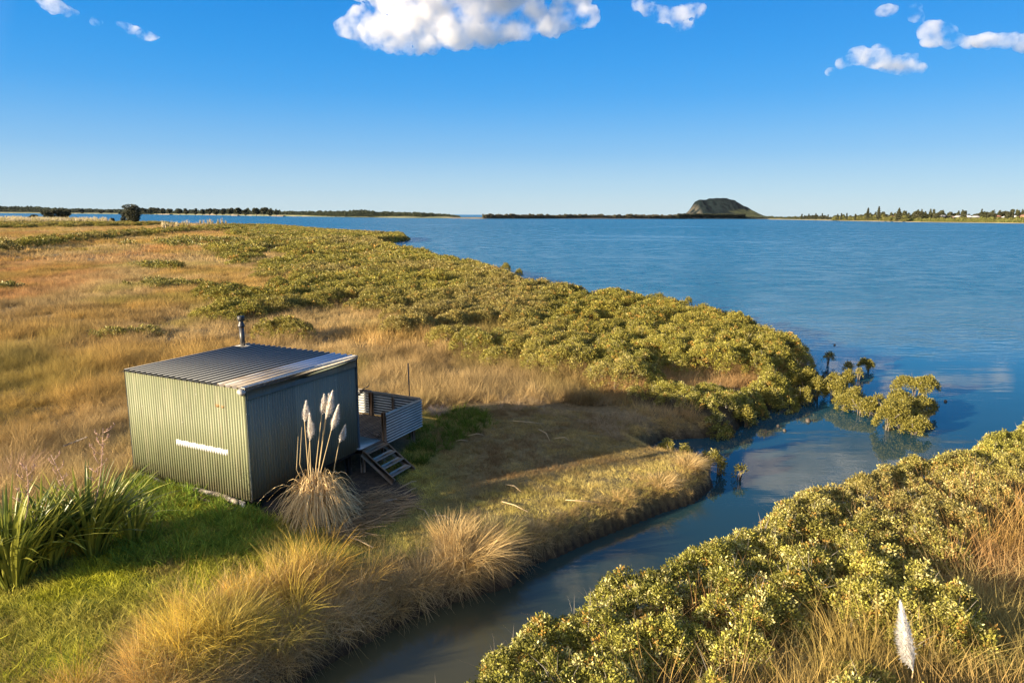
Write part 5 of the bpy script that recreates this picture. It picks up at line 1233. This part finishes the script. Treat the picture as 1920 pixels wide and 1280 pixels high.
cloud([(650, 48, 22), (680, 40, 34), (708, 58, 40), (735, 78, 28, .6), (745, 30, 46), (790, 40, 55), (840, 20, 60), (860, 66, 44, .6), (800, 82, 36, .5), (900, 72, 34, .5), (760, 88, 26, .5), (700, 85, 22, .5),
       (890, -10, 60), (940, 40, 42), (975, 52, 34, .6), (985, 20, 38), (1030, 48, 30, .5), (1060, 26, 36), (1085, 30, 30), (1075, -20, 40), (820, -60, 90), (720, -40, 60), (960, -70, 80)], 'large white cumulus cloud cut by the top edge above the harbour')
cloud([(1200, 4, 16, .7), (1222, 14, 20, .6), (1248, 26, 22, .5), (1270, 34, 20, .5), (1290, 24, 22, .6), (1308, 22, 14, .6), (1285, 48, 14, .5)], 'ragged thin cloud right of the large cumulus', mat=M_CLOUDT, st=(70, 45), vox=7.)
cloud([(1590, 118, 18, .5), (1618, 106, 22, .7), (1640, 112, 26, .6), (1665, 118, 26, .5), (1690, 120, 26, .5), (1712, 128, 18, .4), (1650, 100, 18), (1560, 136, 12, .4)], 'small flat based cloud, lower one of the pair at the right', mat=M_CLOUDT, st=(60, 38), vox=7.)
cloud([(1716, 14, 10), (1722, 30, 12), (1745, 58, 19), (1765, 62, 19, .7), (1785, 78, 18, .5), (1820, 78, 18, .5), (1850, 76, 18, .6), (1880, 78, 18, .6), (1905, 74, 15), (1930, 78, 18), (1745, 80, 16, .6), (1965, 84, 20)], 'long lumpy cloud, upper one of the pair at the right edge', st=(34, 30), vox=7.)
cloud([(85, -2, 14, .6), (105, 14, 18, .6), (125, 22, 14, .5)], 'small white cloud in the top left corner', mat=M_CLOUDT, st=(45, 28), vox=6.)
cloud([(228, 44, 13, .5), (250, 56, 13, .4), (275, 66, 16, .4), (290, 70, 10, .4)], 'thin streak of cloud right of the top left corner cloud', mat=M_CLOUDT, st=(38, 26), vox=5.)
cloud([(1660, 20, 15, .5), (1648, 22, 8, .5)], 'smallest puff of cloud above the right hand pair', mat=M_CLOUDT, st=(30, 22), vox=5.)
cloud([(180, 40, 9, .7)], 'tiny faint puff between the two top left clouds', mat=M_CLOUDT, st=(24, 18), vox=4.)
# more cloud higher up, out of the picture: it is mirrored in the calm creek mouth
def mir(px, py, r):
    """a puff standing where the calm water at (px, py) mirrors it"""
    d = ray(px, py); d = np.array([d[0], d[1], -d[2]]); c = np.array([d @ CR, d @ CU, d @ F0]); return (960 + 1280 * c[0] / c[2], 640 - 1280 * c[1] / c[2], r, .45)
cloud([mir(1480, 880, 75), mir(1560, 865, 90), mir(1640, 855, 90), mir(1730, 845, 70), mir(1540, 900, 60), mir(1440, 900, 50)], 'broad cumulus higher in the sky above the harbour', vox=14.)
cloud([mir(1100, 1090, 60), mir(1180, 1060, 50)], 'thin cloud high above the creek', vox=14., mat=M_CLOUDT)

# ================================================================== the air
HZ = 3400.
V = [(x, y, z) for x in (-9000, 9000) for y in (-400, 9000) for z in (-3.0, 420.0)]
m_, nt = new_mat('haze'); v = N(nt, 'ShaderNodeVolumePrincipled'); v.inputs['Density'].default_value = .000003; v.inputs['Color'].default_value = (.80, .90, 1, 1); v.inputs['Anisotropy'].default_value = 0
o = N(nt, 'ShaderNodeOutputMaterial'); nt.links.new(v.outputs[0], o.inputs['Volume'])
hz = mesh_np('haze', V, [np.array([[0, 1, 3, 2], [4, 6, 7, 5], [0, 4, 5, 1], [2, 3, 7, 6], [0, 2, 6, 4], [1, 5, 7, 3]])], m_); tag(hz, kind='stuff')
